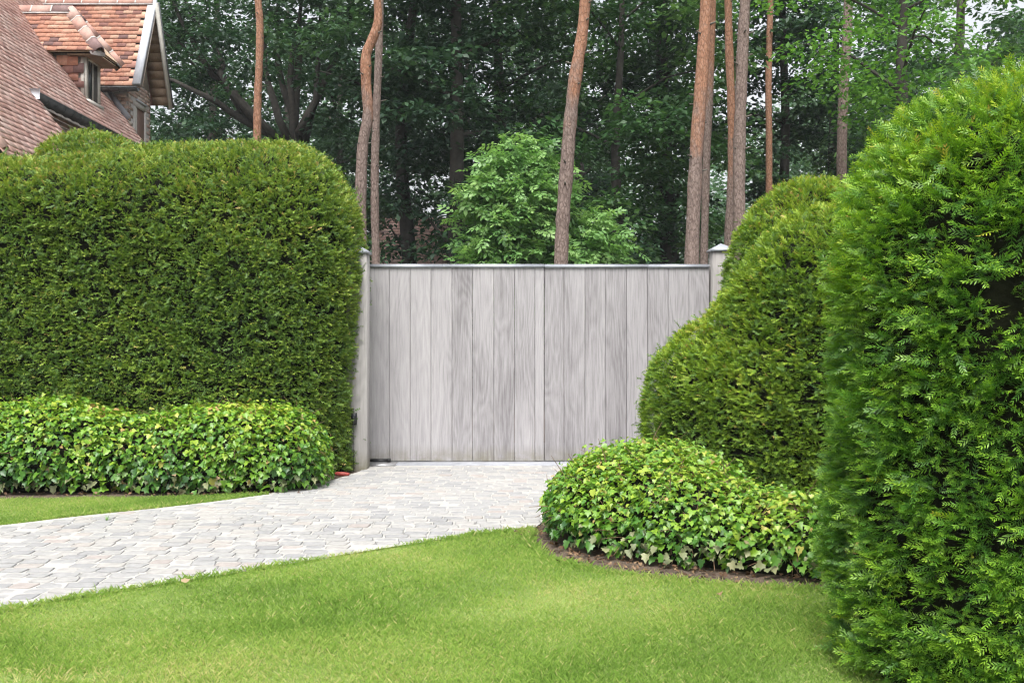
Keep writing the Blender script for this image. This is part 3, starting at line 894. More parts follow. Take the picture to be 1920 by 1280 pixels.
t = MB()
for i in range(9): t.box((-2.05+i*.06, 9.86, 0), (-2.046+i*.06, 9.864, .62))
for i in range(11): t.box((-2.06, 9.8648, .03+i*.058), (-1.56, 9.8688, .034+i*.058))
tag(t.build('wire_fence', M['black_plastic']), 'dark wire mesh fence panel behind the left yew foot', 'fence')

t = MB().tube(resample([G(655, 893)+(.022,), (-1.62, 9.45, .026), (-1.70, 9.50, .02)], 8), [.012, .016, .02, .022, .022, .022, .02, .018], 8).build('plastic_tube', M['red_plastic'])
tag(t, 'short red plastic tube on the ground by the left ivy', 'tube')

# ------------------------------------------------------------------ brick house (upper left)
house = empty('brick_house', 'brick house with red tiled roofs, hipped dormer and boarded gable', 'house', (-7.5, 15.0, 0))
SL = 1.3                                   # slope of the main roof (rise per metre)
def roof_z(x): return -3.422-SL*x
NSINGLE = [0]
def tile_shape(w, l, th=.012, lift=.027):
    """a plain clay tile: x across, y up the slope, lower edge lifted, slight camber"""
    xs = [-w/2, -w/6, w/6, w/2]; cam_ = [-.001, .0006, .0006, -.001]
    V = []
    for y, z in ((0, lift), (l, .003)):
        for x, c in zip(xs, cam_): V.append((x, y, z+c+.004))
    for x, c in zip(xs, cam_): V.append((x, .001, lift+c+.004-th))
    Q = [(i, i+1, i+5, i+4) for i in range(3)]+[(8+i, 9+i, i+1, i) for i in range(3)]+[(0, 4, 8, 8)][:0]
    Q += [(8, 0, 4, 4)][:0]
    T = [(8, 0, 4), (11, 7, 3)]
    return np.array(V), np.array(Q), np.array(T)
TW, TG = .165, .10
TILE = tile_shape(TW-.004, TG+.05)
TILE_LOW = tile_shape(TW-.004, TG+.05, .011, .019)
tile_me = {}
def tile_single(parent, mat, tint, M3, pos, name='roof_tile'):
    q = int(min(15, tint*16))
    if (mat, q) not in tile_me:
        V, Q, T = TILE; tile_me[(mat, q)] = np_mesh('roof_tile', V, [Q, T], M[mat], np.full(len(V), (q+.5)/16))
    link(name, tile_me[(mat, q)], parent, pos, M3)

def tiles(parent, origin, u, v, n, width, length, clip, mat, single, tw=TW, tg=TG):
    """courses of tiles on a plane; clip(points) says which tile centres to keep"""
    u, v, n = [nrm(np.asarray(a, float)) for a in (u, v, n)]
    origin = np.asarray(origin, float)
    M3 = np.stack([u, v, n], 1); rest = MB(); V0, Q0, T0 = TILE if single else TILE_LOW
    nr, nc = int(length/tg)+1, int(width/tw)+2
    for r in range(nr):
        for c in range(nc):
            x = (c+(.5 if r % 2 else 0))*tw; y = r*tg
            ctr = origin+u*x+v*(y+tg*.5)
            if not clip(ctr): continue
            a = rng.normal(0, .012); b = rng.normal(0, .008)
            pos = origin+u*(x+rng.normal(0, .002))+v*(y+rng.normal(0, .004))+n*rng.uniform(0, .004)
            ca, sa = math.cos(a), math.sin(a)
            R3 = M3@np.array([[ca, -sa, 0], [sa, ca, 0], [0, b, 1]])
            tint = float(np.clip(rng.beta(1.6, 1.2), 0, .999))
            if single and NSINGLE[0] < 300:
                NSINGLE[0] += 1
                tile_single(parent, mat, tint, Matrix((M3@np.array([[ca, -sa, 0], [sa, ca, 0], [0, 0, 1]])).tolist()), pos)
            else:
                rest.add(V0@R3.T+pos, Q0, T0, tint)
    if rest.n: rest.build('roof_tiles', M[mat], parent, kind='stuff')

def slab(name, corners, thick, nvec, mat, parent):
    c = np.asarray(corners, float); nvec = nrm(np.asarray(nvec, float))
    k = len(c); V = np.concatenate([c, c-nvec*thick])
    Q = [(i, (i+1) % k, (i+1) % k+k, i+k) for i in range(k)]
    return part(name, V, [np.array(Q), np.array([list(range(k))]), np.array([list(range(2*k-1, k-1, -1))])], mat, parent)

# main roof: upslope runs to -X; the near bay sweeps down lower than the far bay
nm = np.array([SL, 0, 1.0]); um = np.array([0, 1.0, 0]); vm = np.array([-1, 0, SL])
ZR = 8.6
xr = (-3.422-ZR)/SL
def mx(z, dz=0): return ((-3.422-z)/SL)
Y_N, Y_S, Y_W, Y_F = 9.95, 12.43, 16.70, 18.6
E1, E2 = 3.15, 4.413
mroof = slab('main_roof', [(mx(E1), Y_N, E1), (mx(E1), Y_S, E1), (mx(E2), Y_S, E2), (mx(E2), Y_W-.02, E2), (mx(5.95), Y_W-.02, 5.95), (mx(5.95), Y_F, 5.95), (xr, Y_F, ZR), (xr, Y_N, ZR)], .035, nm, M['mortar_dark'], house)
def clip_main(c):
    Y, z = c[1], c[2]
    if Y < Y_N or Y > Y_F or z > ZR: return False
    if Y < Y_S: return z > E1
    if Y < Y_W: return z > E2-.02
    return z > 5.95
tiles(mroof, (mx(E1)+.02, Y_N, E1-.03), um, vm, nm, Y_F-Y_N, 7.2, clip_main, 'tile_pale', False)
# back slope and the body of the house
slab('back_roof', [(xr, Y_N, ZR), (xr, Y_F, ZR), (xr-3.6, Y_F, ZR-4.6), (xr-3.6, Y_N, ZR-4.6)], .09, (-SL, 0, 1), M['tile_pale'], house)
hb = MB()
hb.box((-12.6, Y_N+.15, 0), (-6.30, Y_W+.02, 4.1)); hb.box((-6.2, Y_N+.15, 0), (-5.35, Y_S-.12, 3.0))
pr = [(-12.6, 4.1), (-7.2, 4.1), (xr+.05, ZR-.25), (xr-.1, ZR-.25)]
V = [(x, Y_N+.15, z) for x, z in pr]+[(x, Y_F-.1, z) for x, z in pr]
hb.add(V, [(0, 1, 2, 3), (7, 6, 5, 4), (0, 4, 5, 1), (1, 5, 6, 2), (2, 6, 7, 3), (3, 7, 4, 0)])
body = hb.build('wall', M['mortar_dark'], house)
# bricks that show under the side gutter, in running bond
brick_me = [np_mesh('brick', *(lambda b: (np.concatenate(b.V), np.concatenate(b.Q)))(MB().box((-.1, -.004, -.0265), (.1, .012, .0265))), M['brick'], np.full(8, t)) for t in np.linspace(.02, .98, 14)]
def bricks(parent, org, u, nout, w, h, skip=lambda s, z: False):
    """org lower corner, u along, nout outward"""
    u = np.asarray(u, float); nout = np.asarray(nout, float); r = 0; z = .03
    M3 = Matrix(np.stack([u, -nout, np.array([0, 0, 1.0])], 1).tolist())
    while z < h:
        s = .1 if r % 2 else .0
        while s < w+.05:
            a, b = max(s-.1, 0), min(s+.1, w)
            if b-a > .03 and not skip((a+b)/2, z):
                link('brick', brick_me[int(rng.integers(14))], parent, np.asarray(org)+u*((a+b)/2)+np.array([0, 0, z])+nout*rng.uniform(-.001, .002), M3, ((b-a)/.2, 1, 1))
            s += .211
        z += .064; r += 1
sidew = MB().box((-6.3, Y_S-.02, 3.2), (-6.19, Y_W-.01, 4.40)).build('side_wall', M['mortar_dark'], house)
bricks(sidew, (-6.19, Y_S+.0, 3.66), (0, 1, 0), (1, 0, 0), 2.1, .72)

def half_gutter(name, a, b, r, mat, parent, hooks):
    a, b = np.asarray(a, float), np.asarray(b, float); L = np.linalg.norm(b-a); d = (b-a)/L
    s = nrm(np.cross(d, (0, 0, 1.0))); mb = MB()
    th = np.linspace(math.pi, 2*math.pi, 9)
    ring = lambda c, rr: np.array([c+s*rr*math.cos(t)+np.array([0, 0, rr*math.sin(t)]) for t in th])
    o0, o1, i0, i1 = ring(a, r), ring(b, r), ring(a, r-.006), ring(b, r-.006)
    V = np.concatenate([o0, o1, i0, i1]); k = np.arange(8)
    Q = np.concatenate([np.stack([k, k+1, k+10, k+9], 1), np.stack([k+18, k+27, k+28, k+19], 1), np.stack([k, k+18, k+19, k+1], 1), np.stack([k+9, k+10, k+28, k+27], 1)])
    mb.add(V, Q)
    mb.tube([a+s*r*1.0, b+s*r*1.0], [.009, .009], 6); mb.tube([a-s*r*1.0, b-s*r*1.0], [.009, .009], 6)
    g = mb.build(name, mat, parent)
    mb = MB()
    for q in np.linspace(.06, .97, hooks):
        c = a+(b-a)*q
        mb.tube(ring(c, r+.004), np.full(9, .007), 4, .5, False)
    mb.build('gutter_hook', mat, g)
    return g
half_gutter('gutter', (-5.965, Y_S-.03, 4.375), (-5.965, Y_W-.03, 4.375), .085, M['zinc_dark'], house, 17)
slab('gutter_end', [(-6.05, Y_S-.036, 4.30), (-5.88, Y_S-.036, 4.30), (-5.88, Y_S-.036, 4.43), (-6.05, Y_S-.036, 4.43)], .008, (0, -1, 0), M['zinc_light'], house)

# wing -------------------------------------------------------------------
XG, XW = -6.14, -6.44                       # gable edge of the roof, face of the gable wall
YE, YR, YB = 16.48, 17.20, 17.92
ZE, ZG = 5.53, 7.15
WSL = (ZG-ZE)/(YR-YE)
wing = MB().box((-9.0, 16.70, 0), (XW, 17.72, 5.70))
V = [(-9, 16.72, 5.70), (-9, 17.70, 5.70), (-9, YR, 6.75), (XW, 16.72, 5.70), (XW, 17.70, 5.70), (XW, YR, 6.75)]
wing.add(V, [(0, 3, 5, 2), (1, 2, 5, 4), (0, 1, 4, 3)], [(0, 2, 1), (3, 4, 5)])
wing = wing.build('wing_wall', M['mortar'], house)
WY0, WY1, WZ1 = 16.99, 17.41, 5.29
bricks(wing, (XW, 16.70, 4.35), (0, 1, 0), (1, 0, 0), 1.02, 1.34, lambda s, z: (WY0-.06-.1 < 16.70+s < WY1+.06+.1 and 4.35+z < WZ1+.13))
bricks(wing, (-6.88, 16.70, 4.8), (1, 0, 0), (0, -1, 0), .44, .62)
wf = MB()
wf.box((XW-.02, WY0-.055, 4.2), (XW+.022, WY0, WZ1)); wf.box((XW-.02, WY1, 4.2), (XW+.022, WY1+.055, WZ1)); wf.box((XW-.02, WY0-.055, WZ1), (XW+.022, WY1+.055, WZ1+.10))
wf = wf.build('gable_window', M['stone'], house)
MB().box((XW-.02, WY0, 4.2), (XW+.006, WY0+.10, WZ1-.002)).build('frame', M['paint'], wf)
MB().box((XW-.02, WY0+.101, 4.2), (XW+.004, WY1-.001, WZ1-.002)).build('blind', M['shutter'], wf)
MB().box((XW+.0225, WY0-.02, WZ1+.10), (XW+.05, WY1+.06, WZ1+.125)).build('lead_drip', M['zinc_light'], wf)

nw = np.array([0, -WSL, 1.0]); vw = np.array([0, 1.0, WSL])
wr = slab('wing_roof', [(-8.25, YE, ZE), (XG, YE, ZE), (XG, YR, ZG), (-8.25, YR, ZG)], .06, nw, M['mortar_dark'], house)
def clip_wing(c):
    return c[0] < XG-.14 and c[0] > mx(c[2])-.15 and c[2] < ZG-.13
# the rows that show come first
tiles(wr, (-8.3, YE-.03, ZE-.03), (1, 0, 0), vw, nw, 2.2, 1.85, clip_wing, 'tile', True, .15, .088)
wrb = slab('wing_roof', [(XG, YB, ZE), (-8.25, YB, ZE), (-8.25, YR, ZG), (XG, YR, ZG)], .05, (0, WSL, 1), M['tile_pale'], house)
# boards under the gable overhang (rear slope)
dsl = nrm(np.array([0, (YB-YR), (ZE-ZG)])); Ls = math.hypot(YB-YR, ZG-ZE); nu = nrm(np.array([0, -WSL, -1.0]))
for i in range(11):
    c = np.array([(XW+XG)/2, YR, ZG])+dsl*(.09+(i+.5)*(Ls-.09)/11)+nu*(.058)
    MB().obox(c, np.array([(XG-XW)/2, 0, 0]), dsl*((Ls-.09)/22-.003), nu*.008).build('soffit_board', M['soffit_wood'], wrb)
dsf = nrm(np.array([0, (YE-YR), (ZE-ZG)])); nuf = nrm(np.array([0, WSL, -1.0]))
for i in range(11):
    c = np.array([(XW+XG)/2, YR, ZG])+dsf*(.09+(i+.5)*(Ls-.09)/11)+nuf*(.068)
    MB().obox(c, np.array([(XG-XW)/2, 0, 0]), dsf*((Ls-.09)/22-.003), nuf*.008).build('soffit_board', M['soffit_wood'], wr)
# zinc verge and barge boards
nwu = nrm(nw)
c0, c1 = np.array([XG-.055, YE-.03, ZE-.02]), np.array([XG-.055, YR+.02, ZG+.05])
MB().obox((c0+c1)/2+nwu*.025, np.array([.065, 0, 0]), (c1-c0)/2, nwu*.028).build('verge', M['zinc_light'], house)
nbu = nrm(np.array([0, WSL, 1.0]))
c0, c1 = np.array([XG+.012, YB+.02, ZE-.05]), np.array([XG+.012, YR, ZG-.02])
MB().obox((c0+c1)/2-nbu*.07, np.array([.014, 0, 0]), (c1-c0)/2, nbu*.075).build('barge_board', M['paint'], house)
MB().obox((c0+c1)/2+nbu*.016, np.array([.03, 0, 0]), (c1-c0)/2, nbu*.012).build('verge', M['zinc_dark'], house)
c0, c1 = np.array([XG+.012, YE-.02, ZE-.05]), np.array([XG+.012, YR, ZG-.02])

half_gutter('gutter', (-6.95, YE-.075, ZE-.07), (XG-.02, YE-.075, ZE-.07), .062, M['zinc_dark'], house, 6)
MB().tube([(-6.72, YE-.05, ZE-.13), (-6.72, 16.62, ZE-.22), (-6.72, 16.62, ZE-.36)], [.036]*3, 10).build('downpipe', M['zinc'], house)
# lead flashing where the main roof meets the wing wall
fu = nrm(np.array([-1, 0, SL]))
MB().obox(np.array([mx(5.30), 16.686, 5.30])+np.array([.02, 0, .04]), fu*.42, np.array([0, .008, 0]), nrm(np.array([SL, 0, 1]))*.06).build('flashing', M['zinc'], house)

def ridge_run(parent, a, b, k, up, w=.105, h=.07, seed_t=None):
    """angular clay ridge tiles end to end along a line, with a bed of mortar"""
    a, b, up = np.asarray(a, float), np.asarray(b, float), nrm(np.asarray(up, float))
    d = (b-a)/k; L = np.linalg.norm(d); d = d/L; s = nrm(np.cross(d, up)); up = np.cross(s, d)
    for i in range(k):
        c0, c1 = a+d*(L*i+.008), a+d*(L*(i+1)-.008)
        pr_ = [(-w, -.055), (-w*.42, h*.72), (0, h), (w*.42, h*.72), (w, -.055)]
        V = []
        for c, f in ((c0, 1.0), (c1, 1.05)):
            V += [c+s*x*f+up*z*f for x, z in pr_]
            V += [c+s*x*f*.86+up*(z*f-.018) for x, z in pr_]
        Q = [(j, j+1, j+11, j+10) for j in range(4)]+[(j+5, j+15, j+16, j+6) for j in range(4)]
        Q += [(j, j+5, j+6, j+1) for j in range(4)]+[(j+10, j+11, j+16, j+15) for j in range(4)]+[(0, 10, 15, 5), (4, 9, 19, 14)]
        MBx = MB().add(V, Q, tint=float(rng.choice([.05, .55, .75, .9, .95])))
        MBx.build('ridge_tile', M['ridge_clay'], parent)
        if i < k-1:
            V = [c1+d*(.016*q)+s*x*1.03+up*(z*1.04+.002) for q in (-.3, 1.3) for x, z in pr_]
            MB().add(V, [(j, j+1, j+6, j+5) for j in range(4)]).build('mortar_joint', M['mortar'], parent)
    V = []
    for c in (a, b):
        V += [c-s*w*1.12-up*.09, c-s*w*.8-up*.03, c+s*w*.8-up*.03, c+s*w*1.12-up*.09]
    MB().add(V, [(0, 1, 5, 4), (1, 2, 6, 5), (2, 3, 7, 6), (0, 3, 2, 1), (4, 5, 6, 7)]).build('mortar_bed', M['mortar_dark'], parent)
ridge_run(wr, (-8.32, YR, ZG), (XG-.03, YR, ZG), 7, (0, 0, 1))
ridge_run(mroof, (mx(3.15)-.02, Y_N, 3.19), (mx(3.9)-.02, Y_N, 3.95), 3, nm, .09, .06)

# dormer -----------------------------------------------------------------
YC0, YC1 = 15.0, 15.50; XD = -6.44; ZD = 5.62
YD0, YDm, YD1 = 14.84, 15.25, 15.66; XF = -6.15; ZDR = 6.36; XH = -6.77
dor = part('dormer', [(XD, YC0, 4.80), (XD, YC0, ZD), (mx(ZD)-.1, YC0, ZD), (XD, YC1, 4.80), (XD, YC1, ZD), (mx(ZD)-.1, YC1, ZD), (mx(4.8)-.5, YC0, 4.8), (mx(4.8)-.5, YC1, 4.8)],
           [np.array([(0, 1, 2, 6), (3, 7, 5, 4), (0, 3, 4, 1)]), ], M['mortar_dark'], house)
tiles(dor, (XD-1.4, YC0, 4.86), (1, 0, 0), (0, -.02, 1), (0, -1, -.02), 1.36, .78, lambda c: c[0] < XD-.06 and c[2] > roof_z(c[0])-.02 and c[2] < ZD-.06, 'tile', True, TW, .115)
dw = MB()
XDF = XD+.03
dw.box((XD, YC0-.01, 4.93), (XDF, YC0+.065, ZD-.01)); dw.box((XD, YC1-.065, 4.93), (XDF, YC1+.01, ZD-.01)); dw.box((XD, YC0+.0655, ZD-.08), (XDF-.002, YC1-.0655, ZD-.01)); dw.box((XD, YC0-.02, 4.87), (XDF+.05, YC1+.02, 4.929))
dw.box((XD-.05, YC0-.022, 4.93), (XD-.001, YC0-.0105, ZD-.01))
dw = dw.build('dormer_window', M['paint'], house)
MB().box((XD+.004, YC0+.066, 4.9295), (XD+.012, YC1-.066, ZD-.081)).build('pane', M['glass'], dw)
MB().box((XD+.0125, YC0+.24, 4.93), (XD+.025, YC0+.262, ZD-.082)).build('glazing_bar', M['paint'], dw)
# its hipped roof
pA, pB = np.array([XF, YD0, ZD]), np.array([XF, YD1, ZD]); pR = np.array([XH, YDm, ZDR])
xb = mx(ZDR)-.2; xe = mx(ZD)-.2
dl = slab('dormer_roof', [(xe, YD0, ZD), pA, pR, (xb, YDm, ZDR)], .035, (0, -(ZDR-ZD), (YDm-YD0)), M['soffit_wood'], house)
slab('dormer_roof', [pB, (xe, YD1, ZD), (xb, YDm, ZDR), pR], .035, (0, (ZDR-ZD), (YDm-YD0)), M['tile'], house)
dh = slab('dormer_roof', [pA, pB, pR], .035, ((ZDR-ZD), 0, (XF-XH)), M['soffit_wood'], house)
slab('dormer_soffit', [(XD-.2, YD0+.02, ZD-.045), (XF-.02, YD0+.02, ZD-.045), (XF-.02, YD1-.02, ZD-.045), (XD-.2, YD1-.02, ZD-.045)], .015, (0, 0, 1), M['soffit_wood'], house)
nd = nrm(np.array([0, -(ZDR-ZD), (YDm-YD0)]))
def clip_dl(c):
    f = (c[2]-ZD)/(ZDR-ZD)
    return f > -.03 and f < .9 and c[0] < XF+(XH-XF)*f-.06 and c[0] > mx(c[2])-.12
tiles(dl, (xe-.6, YD0-.02, ZD-.02), (1, 0, 0), (0, YDm-YD0, ZDR-ZD), nd, 2.6, .86, clip_dl, 'tile', True, .15, .088)
ridge_run(dl, (mx(ZDR)-.12, YDm, ZDR), pR+np.array([.05, 0, 0]), 3, (0, 0, 1), .10, .065)
ridge_run(dl, pR+np.array([.02, -.01, .01]), pA+np.array([.02, -.01, -.01]), 4, (.7, -.6, 1), .10, .06)
ridge_run(dh, pR+np.array([.02, .01, .01]), pB+np.array([.02, .01, -.01]), 4, (.7, .6, 1), .10, .06)

# ------------------------------------------------------------------ far house behind the trees
fh = empty('far_house', 'distant house with pale pink tiled roof glimpsed between the trunks', 'house', (-2.3, 29.6, 0))
fx0, fx1, fy, fr = -3.9, -.7, 27.0, 29.6
MB().box((fx0+.3, fy+.3, 0), (fx1-.3, fy+4.9, 3.0)).build('wall', M['render_wall'], fh)
r1 = slab('roof', [(fx0, fy, 2.9), (fx1, fy, 2.9), (fx1, fr, 4.95), (fx0, fr, 4.95)], .08, (0, -2.05, 2.6), M['mortar_dark'], fh)
slab('roof', [(fx1, fy+5.2, 2.9), (fx0, fy+5.2, 2.9), (fx0, fr, 4.95), (fx1, fr, 4.95)], .08, (0, 2.05, 2.6), M['tile_pale'], fh)
tiles(r1, (fx0, fy-.03, 2.88), (1, 0, 0), (0, 2.6, 2.05), (0, -2.05, 2.6), 3.2, 3.30, lambda c: c[0] < fx1, 'tile_pale', False, .165, .16)

# ------------------------------------------------------------------ trees
def leaf_tpl(kind, seed):
    r = np.random.default_rng(seed)
    if kind == 'quad':
        V = np.array([(0, 0, 0), (.30, .45, .05), (0, 1, -.06), (-.30, .45, .05)]); return V, np.array([(0, 1, 2, 3)]), np.zeros(4)
    if kind == 'walnut':      # a drooping leaf of seven leaflets
        V = []; F = []
        for (bx, by, dx, dy) in [(0, .15, .34, .12), (0, .15, -.34, .12), (0, .38, .36, .18), (0, .38, -.36, .18), (0, .6, .32, .24), (0, .6, -.32, .24), (0, .72, 0, .42)]:
            k = len(V); b = np.array([bx, by, 0]); d = np.array([dx, dy, r.normal(-.08, .05)]); q = np.array([-d[1], d[0], 0])*.26
            V += [b, b+d*.5+q, b+d, b+d*.5-q]; F.append((k, k+1, k+2, k+3))
        return np.array(V), np.array(F), np.zeros(len(V))
    if kind == 'needle':
        V = []; F = []
        for i in range(5):
            d = nrm(r.normal(0, .55, 3)+np.array([0, 1, 0])); q = nrm(np.cross(d, r.normal(size=3)))*.035; k = len(V)
            V += [-q, d, q]; F.append((k, k+1, k+2))
        return np.array(V), np.array(F), np.zeros(len(V))
LEAF = {k: [leaf_tpl(k, s) for s in range(3)] for k in ('quad', 'walnut', 'needle')}

def leaves_at(centres, radii, flat, per, size, kind, droop=.35, dens_scale=None):
    """leaf clumps: a flattened cloud of leaves round every centre"""
    nC = len(centres)
    cnt = np.maximum(3, (per*(radii/np.mean(radii))**2).astype(int)) if dens_scale is None else np.maximum(3, (per*dens_scale).astype(int))
    idx = np.repeat(np.arange(nC), cnt); m = len(idx)
    q = nrm(rng.normal(size=(m, 3)))*(rng.random(m)**.45)[:, None]
    tilt = rng.normal(0, .30, (nC, 2))[idx]
    r = radii[idx]
    off = q*np.stack([r, r, r*flat], 1)
    off[:, 2] += off[:, 0]*tilt[:, 0]+off[:, 1]*tilt[:, 1] - droop*.5*(off[:, 0]**2+off[:, 1]**2)/np.maximum(r, .1)
    pos = centres[idx]+off
    nb = nrm(np.array([0, 0, 1.0])+rng.normal(0, .42, (m, 3))+off*.25/np.maximum(r, .1)[:, None])
    hang = nrm(off+rng.normal(0, .35, (m, 3))*r[:, None])+np.array([0, 0, -droop])
    d = nrm(hang-(hang*nb).sum(1)[:, None]*nb)
    R = np.stack([np.cross(d, nb), d, nb], 2)
    sz = size*rng.uniform(.65, 1.25, m)
    tint = np.clip(rng.beta(2, 2, m)*.6+rng.normal(.2, .13, nC)[idx], 0, 1)
    return pos, R, sz, tint, idx

def lod(centres, per):
    """clumps far above the picture get fewer, larger leaves"""
    el = (centres[:, 2]-CAM_H)/np.maximum(centres[:, 1], 1)
    return el > .40

def limb(root, pts, r0, r1, mat, name='branch', n=8, seg=6):
    p = resample(pts, n); p[1:-1] += rng.normal(0, .012, (n-2, 3))*np.linalg.norm(p[-1]-p[0])*.4
    V, Q, T = tube(p, np.linspace(r0, r1, n), seg)
    return part(name, V, [Q, np.array(T)], mat, root, smooth=True)

def broadleaf(label, x, y, H, R, z0, leafmat, barkmat, nclump, per, size, tr, group=None, kind='quad', name='broadleaf_tree', lean=(0, 0), nl=9, clr=(.45, .95), flat=.32, squash=1.0, trunk_pts=None, limbs=None):
    root = empty(name, label, 'tree', (x, y, 0), group)
    if trunk_pts is None:
        trunk_pts = [(x, y, -.1)]+[(x+lean[0]*q+rng.normal(0, .10), y+lean[1]*q+rng.normal(0, .10), H*q) for q in (.22, .45, .68, .88)]
    tp = resample(trunk_pts, 16)
    V, Q, T = tube(tp, tr*np.linspace(1.15, .28, 16), 9)
    part('trunk', V, [Q, np.array(T)], barkmat, root, smooth=True)
    cen = []; rad = []
    zc = (z0+H)/2; hz = (H-z0)/2
    ends = []
    if limbs is None:
        for i in range(nl):
            q = .2+.7*(i+.5)/nl; a = i*2.4+rng.uniform(-.4, .4)
            k = int(q*15); b = tp[k]
            rr = R*rng.uniform(.6, 1.0)*math.sqrt(max(.12, 1-((b[2]+R*.25-zc)/hz)**2)) if hz > 0 else R*.5
            e = b+np.array([math.cos(a)*rr, math.sin(a)*rr, R*rng.uniform(.15, .55)])
            m_ = (b+e)/2+np.array([0, 0, R*rng.uniform(-.02, .12)])
            limb(root, [b, m_, e], tr*.38*(1-q*.5), tr*.08, barkmat); ends.append((b, m_, e))
    else:
        for L in limbs:
            limb(root, L, tr*.42, tr*.10, barkmat, n=10); ends.append((np.array(L[0]), np.array(L[len(L)//2]), np.array(L[-1])))
    for b, m_, e in ends:
        for f in (.5, .75, 1.0):
            c = b*(1-f)**2+2*m_*f*(1-f)+e*f*f
            cen.append(c+rng.normal(0, .25, 3)); rad.append(rng.uniform(*clr))
    while len(cen) < nclump:
        v = rng.normal(size=3); v /= np.linalg.norm(v); v *= rng.uniform(.35, 1.0)**.6
        c = np.array([x+lean[0]*.5, y+lean[1]*.5, zc])+v*np.array([R, R*squash, hz])
        cen.append(c); rad.append(rng.uniform(*clr))
    cen = np.array(cen); rad = np.array(rad); hi = lod(cen, per) | (np.abs(cen[:, 0]/cen[:, 1]) > .58)
    Vs = []; Fs = []; ts = []; n0 = 0
    for msk, pr_, sz in ((~hi, per, size), (hi, per*.12, size*2.6)):
        if not msk.any(): continue
        pos, R3, s, t, _ = leaves_at(cen[msk], rad[msk], flat, pr_, sz, kind)
        V, F, tt = scatter(LEAF[kind], pos, R3, s, t, 0)
        Vs.append(V); Fs.append(F+n0); ts.append(tt); n0 += len(V)
    part('crown', np.concatenate(Vs), np.concatenate(Fs), leafmat, root, np.concatenate(ts), kind='stuff')
    return root

# pines: trunks measured at their distance; crowns stand above the picture
def pine(label, Y, pix, width, change, crown_n=14, knots=11):
    """pix: photo points of the trunk from the top down; change: height where grey bark turns orange"""
    pts = [P(a, b, Y) for a, b in pix][::-1]
    lo_ = np.array(pts[0]); d0 = (np.array(pts[0])-np.array(pts[1])); d0 = d0/max(abs(d0[2]), .1)
    base = lo_+d0*np.array([.5, 0, 0])*lo_[2]; base[2] = -.05
    topd = nrm(np.array(pts[-1])-np.array(pts[-2]))
    tops = [np.array(pts[-1])+topd*2.2, np.array(pts[-1])+topd*4.0+np.array([0, .3, .9])]
    allp = [base]+pts+tops; n = 40
    tp = resample(allp, n); r = width/2/FPX*Y
    root = empty('pine_tree', label, 'tree', tuple(base*np.array([1, 1, 0])))
    rr = r*np.interp(np.linspace(0, 1, n), [0, .12, .6, 1], [1.22, 1.06, .96, .55])*(1+rng.normal(0, .04, n))
    V, Q, T = tube(tp, rr, 14)
    z = V[:, 2]; tint = np.clip(.5+(z-change)/2.2*.5, 0, 1)
    # uneven bark
    ph = rng.uniform(0, 9)
    V = V + nrm(V-np.repeat(np.vstack([tp]), 14, 0)[:len(V)-2].tolist()+[[0, 0, 0]]*2 if False else V*0+1e-9)*0
    part('trunk', V, [Q, np.array(T)], M['pine_bark'], root, tint, smooth=True)
    for i in range(knots):                      # stubs of dead branches
        k = int(rng.integers(n//4, n*3//4)); a = rng.uniform(0, 6.28); b = tp[k]; e = b+np.array([math.cos(a), math.sin(a), .25])*(r*1.0+rng.uniform(.02, .10))
        limb(root, [b, (b+e)/2, e], r*.22, r*.12, M['bark_grey'], 'branch_stub', 4, 5)
    top = tp[-1]; cen = []; rad = []
    for i in range(6):
        a = i*1.05+rng.uniform(-.3, .3); e = top+np.array([math.cos(a)*1.5, math.sin(a)*1.5, rng.uniform(-.6, .9)])
        b = tp[-2-i % 4]; limb(root, [b, (b+e)/2+np.array([0, 0, .15]), e], r*.3, r*.08, M['pine_bark'])
        for f in (.6, 1): cen.append(b+(e-b)*f); rad.append(rng.uniform(.5, .8))
    pos, R3, s, t, _ = leaves_at(np.array(cen), np.array(rad), .5, 55, .16, 'needle')
    V, F, tt = scatter(LEAF['needle'], pos, R3, s, t, 0)
    part('crown', V, F, M['pine_needle'], root, tt, kind='stuff')
    return root

pine('slender orange pine trunk rising above the left yew', 20, [(482,-20), (487,45), (486,120), (483,190), (482,290)], 14, 3.0)
pine('crooked pine trunk with S bend beside the left gate post', 15, [(704,-30), (709,22), (707,50), (696,79), (687,100), (686,130), (687,168), (690,203), (688,232), (682,259), (679,290), (677,335), (676,390), (676,490)], 20, 4.9, knots=9)
pine('straight thin grey pine trunk behind the crooked pine', 17.5, [(714,-30), (711,80), (707,180), (703,300), (703,400), (705,500)], 15, 9.5)
pine('thick leaning pine trunk in front of the bright green tree', 16, [(1100,-30), (1092,60), (1078,150), (1069,230), (1063,310), (1056,400), (1052,495)], 25, 5.3)
pine('thickest pine of the right cluster, leaning left of the others', 16.5, [(1325,-30), (1320,80), (1314,170), (1307,260), (1301,380), (1297,495)], 25, 4.9)
pine('thin pine trunk tucked close behind the thickest right pine', 19.5, [(1338,-30), (1334,80), (1330,190), (1325,290), (1322,400), (1320,495)], 14, 6.3)
pine('slim orange pine between the two thick trunks at right', 18, [(1365,-30), (1367,80), (1371,190), (1373,290), (1370,380), (1366,470)], 16, 4.6)
pine('thick grey brown pine at the right of the cluster by the post', 17, [(1399,-30), (1393,80), (1389,190), (1386,300), (1386,420)], 22, 7.4)
pine('far thin orange pine half hidden in leaves above the yew dome', 23.6, [(1446,-30), (1443,60), (1441,160), (1442,250), (1442,345)], 12, 3.5)
pine('single pale pine trunk behind the maple leaves at right', 21, [(1592,-30), (1588,80), (1582,170), (1579,260), (1578,350)], 18, 9.0)

